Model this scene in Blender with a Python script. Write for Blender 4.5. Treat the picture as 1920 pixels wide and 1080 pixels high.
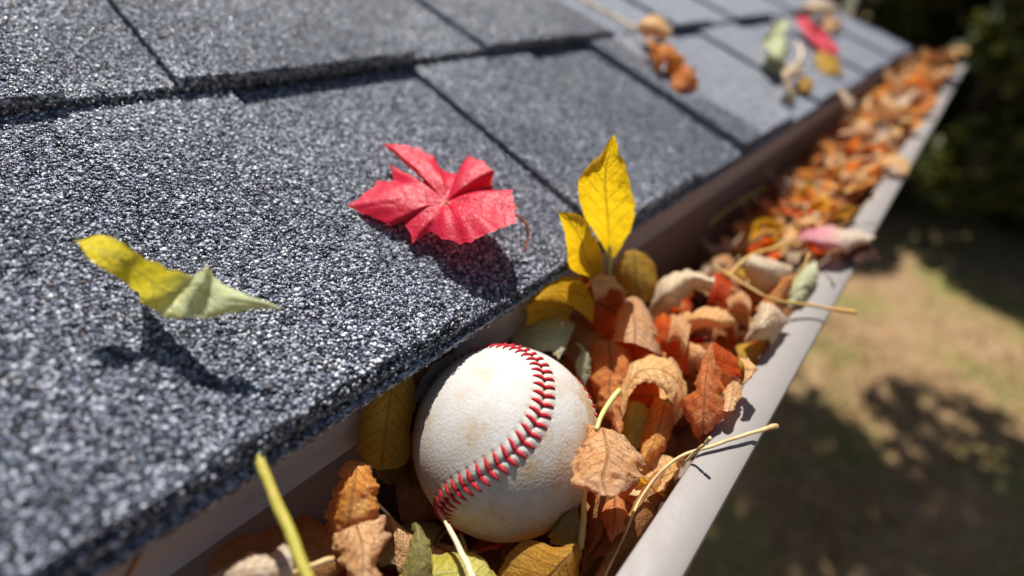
import bpy, bmesh, math, random
import numpy as np
from mathutils import Vector, Matrix, Quaternion, noise as mnoise

scene = bpy.context.scene
for _o in list(bpy.data.objects):
    bpy.data.objects.remove(_o, do_unlink=True)
C = scene.collection
rad = math.radians

# ------------------------------------------------------------------ camera
CAM_Z = 2.75                       # metres above the lawn
FPX = 850.0                        # focal length in photo pixels (1920 wide)
PITCH = math.atan(565.0 / FPX)
_dy = np.array([935.0, 565.0, FPX]); _dy /= np.linalg.norm(_dy)      # gutter direction in camera axes (right, up, forward)
_dz = np.array([0.0, math.cos(PITCH), -math.sin(PITCH)])
def _flip(v): return np.array([v[0], v[1], -v[2]])
_dx = _flip(np.cross(_flip(_dy), _flip(_dz)))
RW = np.array([_dx, _dy, _dz])     # camera axes -> world axes
cam_data = bpy.data.cameras.new('camera')
cam = bpy.data.objects.new('camera', cam_data)
C.objects.link(cam)
_r, _u, _f = RW[:, 0], RW[:, 1], RW[:, 2]
cam.matrix_world = Matrix(((_r[0], _u[0], -_f[0], 0), (_r[1], _u[1], -_f[1], 0), (_r[2], _u[2], -_f[2], CAM_Z), (0, 0, 0, 1)))
cam_data.sensor_width = 36.0
cam_data.lens = FPX / 1920.0 * 36.0
cam_data.clip_start = 0.005
cam_data.clip_end = 500.0
cam_data.dof.use_dof = True
cam_data.dof.focus_distance = 0.166
cam_data.dof.aperture_fstop = 2.9
scene.camera = cam

# ------------------------------------------------------------------ sky, sun, exposure
SUN_EL, SUN_AZ = rad(65.0), rad(47.0)          # azimuth from +Y (along the gutter) towards -X (up the roof)
SUN = Vector((-math.sin(SUN_AZ) * math.cos(SUN_EL), math.cos(SUN_AZ) * math.cos(SUN_EL), math.sin(SUN_EL)))
world = bpy.data.worlds.new('World'); scene.world = world
world.use_nodes = True
wn = world.node_tree.nodes; wl = world.node_tree.links
wn.clear()
sky = wn.new('ShaderNodeTexSky'); sky.sky_type = 'NISHITA'; sky.sun_disc = False
sky.sun_elevation = SUN_EL; sky.sun_rotation = -SUN_AZ
bg = wn.new('ShaderNodeBackground'); bg.inputs['Strength'].default_value = 0.05
wo = wn.new('ShaderNodeOutputWorld')
wl.new(sky.outputs[0], bg.inputs[0]); wl.new(bg.outputs[0], wo.inputs[0])
sun_data = bpy.data.lights.new('sun', 'SUN'); sun_data.energy = 5.0; sun_data.angle = rad(0.5); sun_data.color = (1.0, 0.96, 0.90)
sun = bpy.data.objects.new('sun', sun_data); C.objects.link(sun)
sun.rotation_euler = SUN.to_track_quat('Z', 'Y').to_euler(); sun.location = (0, 0, 30)
scene.view_settings.view_transform = 'Standard'; scene.view_settings.look = 'None'
scene.view_settings.exposure = 0.62; scene.view_settings.gamma = 1.0
scene.cycles.use_denoising = True
scene.cycles.max_bounces = 8
scene.cycles.sample_clamp_indirect = 6.0

# ------------------------------------------------------------------ pixel helpers (millimetres, camera at the origin)
def ray(px, py):
    return RW @ np.array([px - 960.0, 540.0 - py, FPX])
PA = math.atan(5 / 12)                          # roof pitch
NR = np.array([math.sin(PA), 0, math.cos(PA)])  # roof normal
UR = np.array([-math.cos(PA), 0, math.sin(PA)]) # up the slope
EAVE = np.array([-105.0, 0.0, -113.7])          # lower front corner of the shingle edge
def at_z(px, py, z):
    r = ray(px, py); return r * (z / r[2])
def at_d(px, py, d):
    return ray(px, py) * (d / FPX)
def at_h(px, py, h):
    r = ray(px, py); return r * ((NR @ EAVE + 6.5 + h) / (NR @ r))
MODE = {'z': at_z, 'd': at_d, 'h': at_h}
def W(p):                                       # mm relative to the camera -> world metres
    return (p[0] * 0.001, p[1] * 0.001, p[2] * 0.001 + CAM_Z)
def roof_pt(u, y, h):                           # mm up the slope, along the eave, above the eave corner
    return EAVE + UR * u + NR * (h - 2.5) + np.array([0, y, 0])

# ------------------------------------------------------------------ object helpers
def tag(o, label=None, cat=None, group=None, kind=None):
    if label: o['label'] = label
    if cat: o['category'] = cat
    if group: o['group'] = group
    if kind: o['kind'] = kind
    return o
def mesh_obj(name, verts, faces, mat=None, parent=None, smooth=False, uv=None):
    me = bpy.data.meshes.new(name)
    me.from_pydata([tuple(v) for v in verts], [], faces)
    if mat: me.materials.append(mat)
    if smooth: me.polygons.foreach_set('use_smooth', [True] * len(me.polygons))
    if uv is not None:
        l = me.uv_layers.new(name='UVMap')
        idx = np.empty(len(me.loops), dtype=np.int32); me.loops.foreach_get('vertex_index', idx)
        l.data.foreach_set('uv', np.asarray(uv, dtype=np.float32)[idx].ravel())
    me.update()
    o = bpy.data.objects.new(name, me); C.objects.link(o)
    if parent: o.parent = parent
    return o
def empty(name, loc=(0, 0, 0)):
    o = bpy.data.objects.new(name, None); C.objects.link(o); o.location = loc
    o.empty_display_size = 0.02
    return o
def child(parent, o):
    """parent while keeping the world coordinates baked into the mesh"""
    o.parent = parent
    o.matrix_parent_inverse = parent.matrix_basis.inverted()
    return o
def recentre(o):
    """move the object's origin to its lowest middle point"""
    me = o.data
    n = len(me.vertices); co = np.empty(n * 3, dtype=np.float32); me.vertices.foreach_get('co', co)
    co = co.reshape(-1, 3); c = (co.min(0) + co.max(0)) / 2
    c[2] = co[:, 2].min()
    co -= c; me.vertices.foreach_set('co', co.ravel()); me.update()
    o.location = [float(x) for x in c]
def catmull(P, t):
    """P (n,3), t in 0..n-1"""
    n = len(P); i = min(int(t), n - 2); f = t - i
    p0 = P[max(i - 1, 0)]; p1 = P[i]; p2 = P[i + 1]; p3 = P[min(i + 2, n - 1)]
    return 0.5 * ((2 * p1) + (-p0 + p2) * f + (2 * p0 - 5 * p1 + 4 * p2 - p3) * f * f + (-p0 + 3 * p1 - 3 * p2 + p3) * f ** 3)

# ------------------------------------------------------------------ materials
class NT:
    def __init__(self, name):
        self.m = bpy.data.materials.new(name); self.m.use_nodes = True
        self.t = self.m.node_tree; self.t.nodes.clear()
        self.out = self.n('ShaderNodeOutputMaterial')
    def n(self, typ, **kw):
        nd = self.t.nodes.new(typ)
        for k, v in kw.items():
            if k.startswith('i_'): nd.inputs[k[2:].replace('_', ' ')].default_value = v
            else: setattr(nd, k, v)
        return nd
    def l(self, a, b): self.t.links.new(a, b)
    def math(self, op, a, b=None, c=None, clamp=False):
        nd = self.n('ShaderNodeMath', operation=op, use_clamp=clamp)
        for i, x in enumerate((a, b, c)):
            if x is None: continue
            if isinstance(x, (int, float)): nd.inputs[i].default_value = x
            else: self.l(x, nd.inputs[i])
        return nd.outputs[0]
    def rng(self, x, a, b, c=0.0, d=1.0, smooth=False):
        nd = self.n('ShaderNodeMapRange'); nd.clamp = True
        if smooth: nd.interpolation_type = 'SMOOTHSTEP'
        self.l(x, nd.inputs[0])
        for i, v in enumerate((a, b, c, d)): nd.inputs[i + 1].default_value = v
        return nd.outputs[0]
    def mix(self, f, a, b, typ='MIX'):
        nd = self.n('ShaderNodeMix', data_type='RGBA', blend_type=typ)
        for s, x in ((0, f), (6, a), (7, b)):
            if isinstance(x, (int, float)): nd.inputs[s].default_value = x
            elif isinstance(x, tuple): nd.inputs[s].default_value = (*x[:3], 1)
            else: self.l(x, nd.inputs[s])
        return nd.outputs[2]
    def noise(self, scale, detail=3.0, vec=None, rough=0.55, coord='Object'):
        nd = self.n('ShaderNodeTexNoise'); nd.inputs['Scale'].default_value = scale
        nd.inputs['Detail'].default_value = detail; nd.inputs['Roughness'].default_value = rough
        if vec is None: vec = self.coord(coord)
        self.l(vec, nd.inputs['Vector'])
        return nd.outputs['Fac']
    def coord(self, k='Object'):
        if not hasattr(self, '_tc'): self._tc = self.n('ShaderNodeTexCoord')
        return self._tc.outputs[k]
    def bump(self, h, strength, dist, prev=None):
        nd = self.n('ShaderNodeBump'); nd.inputs['Strength'].default_value = strength; nd.inputs['Distance'].default_value = dist
        self.l(h, nd.inputs['Height'])
        if prev is not None: self.l(prev, nd.inputs['Normal'])
        return nd.outputs[0]
    def bsdf(self, col, rough=0.6, spec=0.5, nrm=None, metal=0.0, coat=0.0):
        p = self.n('ShaderNodeBsdfPrincipled')
        if isinstance(col, tuple): p.inputs['Base Color'].default_value = (*col[:3], 1)
        else: self.l(col, p.inputs['Base Color'])
        if isinstance(rough, (int, float)): p.inputs['Roughness'].default_value = rough
        else: self.l(rough, p.inputs['Roughness'])
        p.inputs['Specular IOR Level'].default_value = spec; p.inputs['Metallic'].default_value = metal
        p.inputs['Coat Weight'].default_value = coat
        if nrm is not None: self.l(nrm, p.inputs['Normal'])
        return p
    def done(self, sh):
        self.l(sh.outputs[0] if hasattr(sh, 'outputs') else sh, self.out.inputs['Surface']); return self.m

def leaf_material(name, c1, c2, vein, trans, tw=0.38, grad=False, rough=0.5, edge=(0.12, 0.05, 0.015), edge_amt=0.5, spec=0.28, nveins=9.0, spots=0.25, vamt=0.8, relief=0.85):
    k = NT(name)
    uv = k.n('ShaderNodeSeparateXYZ'); k.l(k.coord('UV'), uv.inputs[0])
    u, v = uv.outputs[0], uv.outputs[1]
    a = k.math('MULTIPLY', k.math('ABSOLUTE', k.math('SUBTRACT', v, 0.5)), 2.0)
    info = k.n('ShaderNodeObjectInfo')
    ln = k.noise(420, 2)
    s = k.math('MULTIPLY', k.math('SUBTRACT', u, k.math('MULTIPLY', a, 0.2)), nveins)
    s = k.math('ADD', s, k.math('MULTIPLY', ln, 0.35))
    fr = k.math('MULTIPLY', k.math('ABSOLUTE', k.math('SUBTRACT', k.math('FRACT', s), 0.5)), 2.0)
    side = k.math('MULTIPLY', k.rng(fr, 0.86, 0.99, smooth=True), k.rng(a, 1.0, 0.5, 0.1, 0.8))
    mid = k.rng(a, 0.075, 0.02, smooth=True)
    veins = k.math('MAXIMUM', mid, side)
    # fine net between the side veins
    vo = k.n('ShaderNodeTexVoronoi', feature='DISTANCE_TO_EDGE'); vo.inputs['Scale'].default_value = 900
    k.l(k.coord(), vo.inputs['Vector'])
    net = k.rng(vo.outputs['Distance'], 0.0, 0.09, 1.0, 0.0)
    big = k.noise(90, 4)
    f = k.rng(u, 0.3, 0.62, smooth=True) if grad else k.rng(big, 0.35, 0.66, smooth=True)
    col = k.mix(f, c1, c2)
    sp = k.rng(k.noise(330, 5, rough=0.7), 0.57, 0.70)
    col = k.mix(k.math('MULTIPLY', sp, spots), col, edge)
    em = k.math('MULTIPLY', k.math('MULTIPLY', k.rng(a, 0.62, 1.0), k.rng(big, 0.4, 0.62)), edge_amt)
    col = k.mix(em, col, edge)
    col = k.mix(k.math('MULTIPLY', net, 0.16), col, edge)
    col = k.mix(k.math('MULTIPLY', veins, vamt), col, vein)
    hs = k.n('ShaderNodeHueSaturation')
    k.l(k.rng(info.outputs['Random'], 0, 1, 0.488, 0.512), hs.inputs['Hue'])
    k.l(k.rng(info.outputs['Random'], 0, 1, 0.82, 1.12), hs.inputs['Value'])
    k.l(col, hs.inputs['Color']); col = hs.outputs[0]
    hgt = k.math('ADD', k.math('MULTIPLY', veins, 0.5), k.math('MULTIPLY', k.noise(300, 5, rough=0.6), 1.2))
    hgt = k.math('ADD', hgt, k.math('MULTIPLY', net, -0.15))
    nb = k.bump(hgt, relief, 0.0017)
    p = k.bsdf(col, rough, spec, nb)
    tr = k.n('ShaderNodeBsdfTranslucent'); k.l(nb, tr.inputs['Normal'])
    tcol = k.mix(0.72, col, trans); tcol = k.mix(k.math('MULTIPLY', veins, 0.45), tcol, (0.05, 0.02, 0.005)); k.l(tcol, tr.inputs['Color'])
    mx = k.n('ShaderNodeMixShader'); mx.inputs[0].default_value = tw
    k.l(p.outputs[0], mx.inputs[1]); k.l(tr.outputs[0], mx.inputs[2])
    return k.done(mx)

LM = {
    'orange': leaf_material('leaf_orange', (0.78, 0.29, 0.065), (0.84, 0.42, 0.14), (0.40, 0.17, 0.06), (1.0, 0.20, 0.01), 0.44),
    'bright': leaf_material('leaf_bright_orange', (0.95, 0.33, 0.03), (0.95, 0.45, 0.10), (0.6, 0.2, 0.04), (1.0, 0.28, 0.01), 0.45),
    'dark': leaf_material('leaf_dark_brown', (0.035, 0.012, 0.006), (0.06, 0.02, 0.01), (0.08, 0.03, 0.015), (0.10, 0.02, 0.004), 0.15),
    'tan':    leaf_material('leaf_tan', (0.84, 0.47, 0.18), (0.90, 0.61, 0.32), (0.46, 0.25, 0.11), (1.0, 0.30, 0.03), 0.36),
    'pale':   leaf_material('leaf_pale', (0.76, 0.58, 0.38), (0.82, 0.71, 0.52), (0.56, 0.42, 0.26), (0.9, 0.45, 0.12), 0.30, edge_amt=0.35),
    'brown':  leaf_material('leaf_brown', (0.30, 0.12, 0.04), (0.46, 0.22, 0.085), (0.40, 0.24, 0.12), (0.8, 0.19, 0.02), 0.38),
    'rust':   leaf_material('leaf_rust', (0.80, 0.12, 0.012), (0.84, 0.22, 0.04), (0.50, 0.10, 0.02), (1.0, 0.10, 0.004), 0.56),
    'yellow': leaf_material('leaf_yellow', (0.90, 0.50, 0.01), (0.92, 0.58, 0.02), (0.80, 0.54, 0.08), (1.0, 0.68, 0.01), 0.60, edge=(0.50, 0.22, 0.02), edge_amt=0.3, spots=0.12, rough=0.42, vamt=0.4),
    'mustard': leaf_material('leaf_mustard', (0.62, 0.34, 0.03), (0.70, 0.45, 0.07), (0.40, 0.22, 0.05), (1.0, 0.50, 0.02), 0.45, spots=0.35),
    'green':  leaf_material('leaf_pale_green', (0.58, 0.62, 0.34), (0.72, 0.74, 0.50), (0.68, 0.68, 0.48), (0.65, 0.65, 0.14), 0.32, edge=(0.40, 0.26, 0.06), vamt=0.5),
    'olive':  leaf_material('leaf_olive', (0.28, 0.25, 0.08), (0.42, 0.34, 0.13), (0.50, 0.42, 0.22), (0.55, 0.42, 0.05), 0.36),
    'lime':   leaf_material('leaf_lime', (0.58, 0.55, 0.06), (0.70, 0.66, 0.18), (0.62, 0.62, 0.24), (0.8, 0.7, 0.04), 0.38, edge=(0.5, 0.28, 0.05)),
    'shingle_leaf': leaf_material('leaf_yellow_to_green', (0.86, 0.62, 0.02), (0.76, 0.80, 0.46), (0.74, 0.72, 0.34), (0.85, 0.74, 0.05), 0.36, grad=True, edge=(0.6, 0.32, 0.02), edge_amt=0.5, vamt=0.4),
    'maple':  leaf_material('leaf_maple_red', (0.86, 0.016, 0.022), (0.86, 0.03, 0.045), (0.90, 0.13, 0.08), (1.0, 0.02, 0.01), 0.40, rough=0.36, spec=0.34, edge=(0.6, 0.02, 0.03), edge_amt=0.2, spots=0.05, nveins=6, vamt=0.35, relief=0.28),
    'pink':   leaf_material('leaf_pink_cream', (0.85, 0.33, 0.38), (0.85, 0.72, 0.54), (0.68, 0.52, 0.36), (0.9, 0.35, 0.2), 0.28, grad=True),
    'crimson': leaf_material('leaf_crimson', (0.85, 0.03, 0.09), (0.85, 0.06, 0.14), (0.8, 0.2, 0.2), (1.0, 0.03, 0.03), 0.3, spots=0.05),
}
def stem_material(name, c1, c2):
    k = NT(name)
    col = k.mix(k.rng(k.noise(160, 3), 0.35, 0.65), c1, c2)
    nb = k.bump(k.noise(900, 3), 0.5, 0.0004)
    return k.done(k.bsdf(col, 0.5, 0.4, nb))
SM = {'straw': stem_material('stem_straw', (0.62, 0.47, 0.24), (0.50, 0.33, 0.14)),
      'olive': stem_material('stem_olive', (0.36, 0.32, 0.04), (0.46, 0.36, 0.07)),
      'green': stem_material('stem_green', (0.46, 0.46, 0.12), (0.55, 0.46, 0.18)),
      'rust': stem_material('stem_rust', (0.42, 0.13, 0.04), (0.34, 0.10, 0.03)),
      'pale': stem_material('stem_pale', (0.72, 0.60, 0.40), (0.60, 0.46, 0.28)),
      'ochre': stem_material('stem_ochre', (0.56, 0.28, 0.06), (0.48, 0.34, 0.10))}

def shingle_material():
    k = NT('shingle_granules_fine')
    v = k.n('ShaderNodeTexVoronoi'); v.inputs['Scale'].default_value = 780; k.l(k.coord(), v.inputs['Vector'])
    sep = k.n('ShaderNodeSeparateColor'); k.l(v.outputs['Color'], sep.inputs[0])
    r = k.n('ShaderNodeValToRGB'); cr = r.color_ramp
    cr.elements[0].position = 0.0; cr.elements[0].color = (0.012, 0.014, 0.02, 1)
    cr.elements[1].position = 1.0; cr.elements[1].color = (0.50, 0.52, 0.56, 1)
    for p, c in ((0.3, (0.062, 0.072, 0.10, 1)), (0.6, (0.19, 0.21, 0.27, 1)), (0.85, (0.33, 0.36, 0.43, 1))):
        e = cr.elements.new(p); e.color = c
    k.l(sep.outputs[0], r.inputs[0])
    h = k.math('SUBTRACT', 1.0, v.outputs['Distance'])
    nb = k.bump(h, 1.0, 0.0012)
    return k.done(k.bsdf(r.outputs[0], 0.5, 0.5, nb))
def granule_material():
    k = NT('shingle_granule')
    g = k.n('ShaderNodeNewGeometry')
    r = k.n('ShaderNodeValToRGB'); cr = r.color_ramp
    cr.elements[0].position = 0.0; cr.elements[0].color = (0.006, 0.007, 0.012, 1)
    cr.elements[1].position = 1.0; cr.elements[1].color = (0.80, 0.82, 0.86, 1)
    for p, c in ((0.34, (0.015, 0.018, 0.034, 1)), (0.54, (0.075, 0.088, 0.132, 1)), (0.74, (0.22, 0.25, 0.325, 1)), (0.90, (0.48, 0.505, 0.56, 1))):
        e = cr.elements.new(p); e.color = c
    tone = k.math('ADD', g.outputs['Random Per Island'], k.rng(k.noise(11, 4), 0.3, 0.7, -0.13, 0.11))
    k.l(tone, r.inputs[0])
    w = k.math('FRACT', k.math('MULTIPLY', g.outputs['Random Per Island'], 57.3))
    col = k.mix(k.rng(w, 0.93, 1.0, 0.0, 0.4), r.outputs[0], (0.30, 0.19, 0.12))
    rough = k.rng(k.math('FRACT', k.math('MULTIPLY', g.outputs['Random Per Island'], 91.7)), 0, 1, 0.16, 0.5)
    return k.done(k.bsdf(col, rough, 0.65))
def asphalt_material():
    k = NT('shingle_asphalt_core')
    col = k.mix(k.noise(700, 4), (0.010, 0.010, 0.012), (0.05, 0.05, 0.055))
    return k.done(k.bsdf(col, 0.8, 0.3, k.bump(k.noise(900, 4), 1.0, 0.001)))
M_SH, M_GR, M_AS = shingle_material(), granule_material(), asphalt_material()

def painted_metal(name, c, inside=False):
    k = NT(name)
    d = k.rng(k.noise(35, 5), 0.45, 0.75)
    col = k.mix(k.math('MULTIPLY', d, 0.22), c, (0.26, 0.21, 0.17))
    sp = k.rng(k.noise(800, 3, rough=0.7), 0.66, 0.74)
    col = k.mix(k.math('MULTIPLY', sp, 0.35), col, (0.14, 0.10, 0.08))
    if inside:          # brown tint puts the trough's shade into its colour, along with leaf grime
        g = k.n('ShaderNodeNewGeometry'); sx = k.n('ShaderNodeSeparateXYZ'); k.l(g.outputs['Position'], sx.inputs[0])
        st = k.math('MULTIPLY', k.rng(sx.outputs[0], -0.0222, -0.0232), k.rng(k.noise(14, 5), 0.3, 0.7, 0.75, 1.0))
        col = k.mix(st, col, (0.21, 0.158, 0.128))
    ro = k.rng(k.noise(120, 4), 0.3, 0.7, 0.48, 0.64)
    nb = k.bump(k.noise(260, 3), 0.12, 0.0008)
    return k.done(k.bsdf(col, ro, 0.45, nb))
M_GUT = painted_metal('gutter_taupe_paint', (0.228, 0.209, 0.198), True)
M_FAS = painted_metal('fascia_taupe_paint', (0.40, 0.345, 0.31))
def plain(name, c1, c2, sc, rough=0.8):
    k = NT(name)
    return k.done(k.bsdf(k.mix(k.rng(k.noise(sc, 5), 0.3, 0.7), c1, c2), rough, 0.3, k.bump(k.noise(sc * 4, 4), 0.4, 0.01)))
M_WALL = plain('wall_siding', (0.50, 0.46, 0.40), (0.56, 0.52, 0.46), 3)
M_SCREW = plain('screw_metal', (0.06, 0.05, 0.05), (0.12, 0.10, 0.09), 400, 0.5)

# ------------------------------------------------------------------ lawn
def ground_material():
    k = NT('lawn_dry_grass')
    n1 = k.noise(0.9, 5); n2 = k.noise(7, 6, rough=0.7); n3 = k.noise(45, 4)
    col = k.mix(k.rng(n2, 0.35, 0.65), (0.22, 0.135, 0.065), (0.35, 0.225, 0.125))
    col = k.mix(k.math('MULTIPLY', k.rng(n1, 0.47, 0.60), 0.75), col, (0.16, 0.17, 0.04))
    col = k.mix(k.math('MULTIPLY', k.rng(n3, 0.55, 0.7), 0.6), col, (0.10, 0.09, 0.03))
    return k.done(k.bsdf(col, 0.9, 0.2, k.bump(n3, 0.6, 0.03)))
M_LAWN = ground_material()
gv, gf = [], []
NG = 60
for j in range(NG + 1):
    for i in range(NG + 1):
        x = (i / NG - 0.5) * 160; y = (j / NG - 0.5) * 160
        gv.append((x, y, 0.05 * mnoise.noise((x * 0.15, y * 0.15, 0)) if abs(x) + abs(y) > 6 else 0.0))
for j in range(NG):
    for i in range(NG):
        a = j * (NG + 1) + i; gf.append((a, a + 1, a + NG + 2, a + NG + 1))
tag(mesh_obj('lawn', gv, gf, M_LAWN, smooth=True), kind='structure')

# leaves and tufts lying on the lawn (uncountable)
rng = np.random.default_rng(7)
def cards(n, pos, size, tilt, ratio=0.6):
    """n small leaf shaped quads (two triangles folded on the midrib): returns verts, faces"""
    th = rng.uniform(0, 2 * np.pi, n)
    d = np.stack([np.cos(th), np.sin(th), rng.normal(0, tilt, n)], 1); d /= np.linalg.norm(d, axis=1)[:, None]
    r = rng.normal(0, 1, (n, 3)); r[:, 2] *= tilt
    s = np.cross(d, np.array([0, 0, 1.0]) + r * tilt); s /= np.linalg.norm(s, axis=1)[:, None] + 1e-9
    nn = np.cross(s, d)
    L = size[:, None]
    v = np.stack([pos - d * L * .5, pos + s * L * .5 * ratio + nn * L * .12, pos + d * L * .5, pos - s * L * .5 * ratio + nn * L * .12], 1).reshape(-1, 3)
    return v
def raw_mesh(name, v, k, mat, parent=None):
    n = len(v) // k
    me = bpy.data.meshes.new(name)
    me.vertices.add(len(v)); me.vertices.foreach_set('co', np.asarray(v, dtype=np.float32).ravel())
    me.loops.add(n * k); me.loops.foreach_set('vertex_index', np.arange(n * k, dtype=np.int32))
    me.polygons.add(n); me.polygons.foreach_set('loop_start', np.arange(0, n * k, k, dtype=np.int32))
    me.materials.append(mat); me.update(calc_edges=True)
    o = bpy.data.objects.new(name, me); C.objects.link(o)
    if parent: o.parent = parent
    return o
def island_material(name, cols, rough=0.7, tw=0.25, tcol=None):
    k = NT(name)
    g = k.n('ShaderNodeNewGeometry')
    r = k.n('ShaderNodeValToRGB'); cr = r.color_ramp; cr.interpolation = 'LINEAR'
    for i, c in enumerate(cols):
        e = cr.elements[i] if i < 2 else cr.elements.new(0.5)
    for i, c in enumerate(cols):
        cr.elements[i].position = i / (len(cols) - 1)
        cr.elements[i].color = (*c, 1)
    k.l(g.outputs['Random Per Island'], r.inputs[0])
    p = k.bsdf(r.outputs[0], rough, 0.3)
    tr = k.n('ShaderNodeBsdfTranslucent'); k.l(r.outputs[0], tr.inputs['Color'])
    mx = k.n('ShaderNodeMixShader'); mx.inputs[0].default_value = tw
    k.l(p.outputs[0], mx.inputs[1]); k.l(tr.outputs[0], mx.inputs[2])
    return k.done(mx)
M_LITTER = island_material('lawn_leaf_litter', [(0.20, 0.10, 0.04), (0.36, 0.22, 0.10), (0.50, 0.36, 0.22), (0.30, 0.15, 0.05), (0.40, 0.28, 0.10)])
M_GRASS = island_material('lawn_grass_tufts', [(0.10, 0.12, 0.03), (0.20, 0.20, 0.06), (0.34, 0.26, 0.11), (0.14, 0.16, 0.04)])
n = 9000
pos = np.stack([rng.uniform(-0.5, 4.0, n), 1.0 + 13 * rng.uniform(0, 1, n) ** 1.4, rng.uniform(0.03, 0.05, n)], 1)
tag(raw_mesh('fallen_leaves', cards(n, pos, rng.uniform(0.03, 0.065, n), 0.35), 4, M_LITTER), 'scatter of small dry leaves lying on the lawn below the gutter', 'fallen leaves', kind='stuff')
n = 26000
px_ = rng.uniform(-0.5, 3.5, n); py_ = 1.0 + 11 * rng.uniform(0, 1, n) ** 1.5
keep = np.array([mnoise.noise((a * 0.9, b * 0.6, 3.1)) > 0.02 for a, b in zip(px_, py_)])
px_, py_ = px_[keep], py_[keep]; n = len(px_)
hgt = rng.uniform(0.03, 0.09, n); th = rng.uniform(0, 2 * np.pi, n); le = rng.uniform(0.0, 0.04, n)
b0 = np.stack([px_, py_, np.full(n, 0.0)], 1); w_ = np.stack([np.cos(th), np.sin(th), 0 * th], 1) * 0.006
tip = b0 + np.stack([-np.sin(th) * le, np.cos(th) * le, hgt], 1)
gvv = np.stack([b0 - w_, b0 + w_, tip], 1).reshape(-1, 3)
tag(raw_mesh('grass', gvv, 3, M_GRASS), 'patchy short green grass tufts growing in the dry lawn', 'grass', kind='stuff')

# ------------------------------------------------------------------ trees beyond the house
M_BARK = plain('tree_bark', (0.07, 0.05, 0.035), (0.13, 0.10, 0.07), 12, 0.9)
M_EVER = island_material('foliage_dark_evergreen', [(0.03, 0.045, 0.010), (0.07, 0.085, 0.015), (0.12, 0.12, 0.02), (0.05, 0.065, 0.012)], 0.6, 0.3)
M_AUT = island_material('foliage_autumn', [(0.10, 0.11, 0.02), (0.30, 0.20, 0.03), (0.40, 0.22, 0.04), (0.12, 0.13, 0.03)], 0.6, 0.35)
def tube(path, radii, seg=7, cap=True):
    P = [np.asarray(p, float) for p in path]; V, F = [], []
    up = np.array([0.31, 0.17, 0.94])
    for i, p in enumerate(P):
        t = P[min(i + 1, len(P) - 1)] - P[max(i - 1, 0)]; t = t / (np.linalg.norm(t) + 1e-12)
        a = np.cross(t, up); a /= np.linalg.norm(a) + 1e-9; b = np.cross(t, a)
        for j in range(seg):
            an = 2 * math.pi * j / seg
            V.append(p + radii[i] * (a * math.cos(an) + b * math.sin(an)))
    for i in range(len(P) - 1):
        for j in range(seg):
            a0 = i * seg + j; a1 = i * seg + (j + 1) % seg
            F.append((a0, a1, a1 + seg, a0 + seg))
    if cap:
        F.append(tuple(range(seg))[::-1]); F.append(tuple(range((len(P) - 1) * seg, len(P) * seg)))
    return V, F
def make_tree(name, label, cat, x, y, h, r, crown_lo, n, mat, trunk_r, leaf, group=None, seed=1, sparse=1.0):
    rg = random.Random(seed)
    root = empty(name, (x, y, 0)); tag(root, label, cat, group)
    V, F = tube([(0, 0, -0.05), (0.04, 0.03, h * .25), (-0.05, 0.06, h * .5), (0.02, -0.02, h * .85)], [trunk_r, trunk_r * .8, trunk_r * .6, trunk_r * .15])
    clumps = []
    for i in range(26):
        a = rg.uniform(0, 2 * math.pi); zz = crown_lo + (h - crown_lo) * rg.uniform(0.02, 1.0)
        f = (zz - crown_lo) / (h - crown_lo); rr = r * (1.0 - 0.55 * f * f) * rg.uniform(0.35, 1.0)
        c = (math.cos(a) * rr, math.sin(a) * rr, zz); clumps.append((c, rg.uniform(0.22, 0.42) * r))
        b0 = max(0.3 * h, zz - rr * 0.7) if crown_lo > 0.8 else zz * 0.6
        v2, f2 = tube([(0, 0, min(b0, h * .8)), (c[0] * .5, c[1] * .5, (b0 + zz) * .5 + .05), c], [trunk_r * .35, trunk_r * .22, trunk_r * .06], 5)
        o0 = len(V); V += v2; F += [tuple(q + o0 for q in ff) for ff in f2]
    mesh_obj('trunk', V, F, M_BARK, root, True)
    ck = rng.integers(0, len(clumps), n)
    cc = np.array([c for c, _ in clumps])[ck]; cr_ = np.array([q for _, q in clumps])[ck]
    d = rng.normal(0, 1, (n, 3)); d /= np.linalg.norm(d, axis=1)[:, None]
    pos = cc + d * (cr_ * rng.uniform(0.35, 1.0, n) ** .6)[:, None] * np.array([1, 1, .8])
    pos[:, 2] = np.maximum(pos[:, 2], 0.05)
    raw_mesh('crown', cards(n, pos, rng.uniform(leaf * .6, leaf * 1.3, n), 0.9), 4, mat, root)
    return root
DS = 'dark shrubs beyond the roof'
for (x, y, h, r, lab) in ((-1.9, 8.0, 4.6, 1.35, 'dark evergreen shrub standing just past the end of the roof'),
        (0.2, 8.6, 5.2, 1.55, 'tall dark evergreen shrub directly behind the far end of the gutter'),
        (2.2, 8.6, 4.8, 1.5, 'dark evergreen shrub at the right edge beyond the lawn'),
        (-0.9, 10.6, 5.6, 1.7, 'taller evergreen standing behind the row of dark shrubs, nearest the house'),
        (1.5, 11.2, 6.0, 1.9, 'taller evergreen standing behind the row of dark shrubs, right of the gutter'),
        (3.8, 11.0, 5.4, 1.8, 'evergreen far right behind the row of dark shrubs')):
    make_tree('evergreen_shrub', lab, 'shrub', x, y, h, r, 0.15, 11000, M_EVER, 0.10, 0.19, DS, int(x * 10 + 50))
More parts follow.
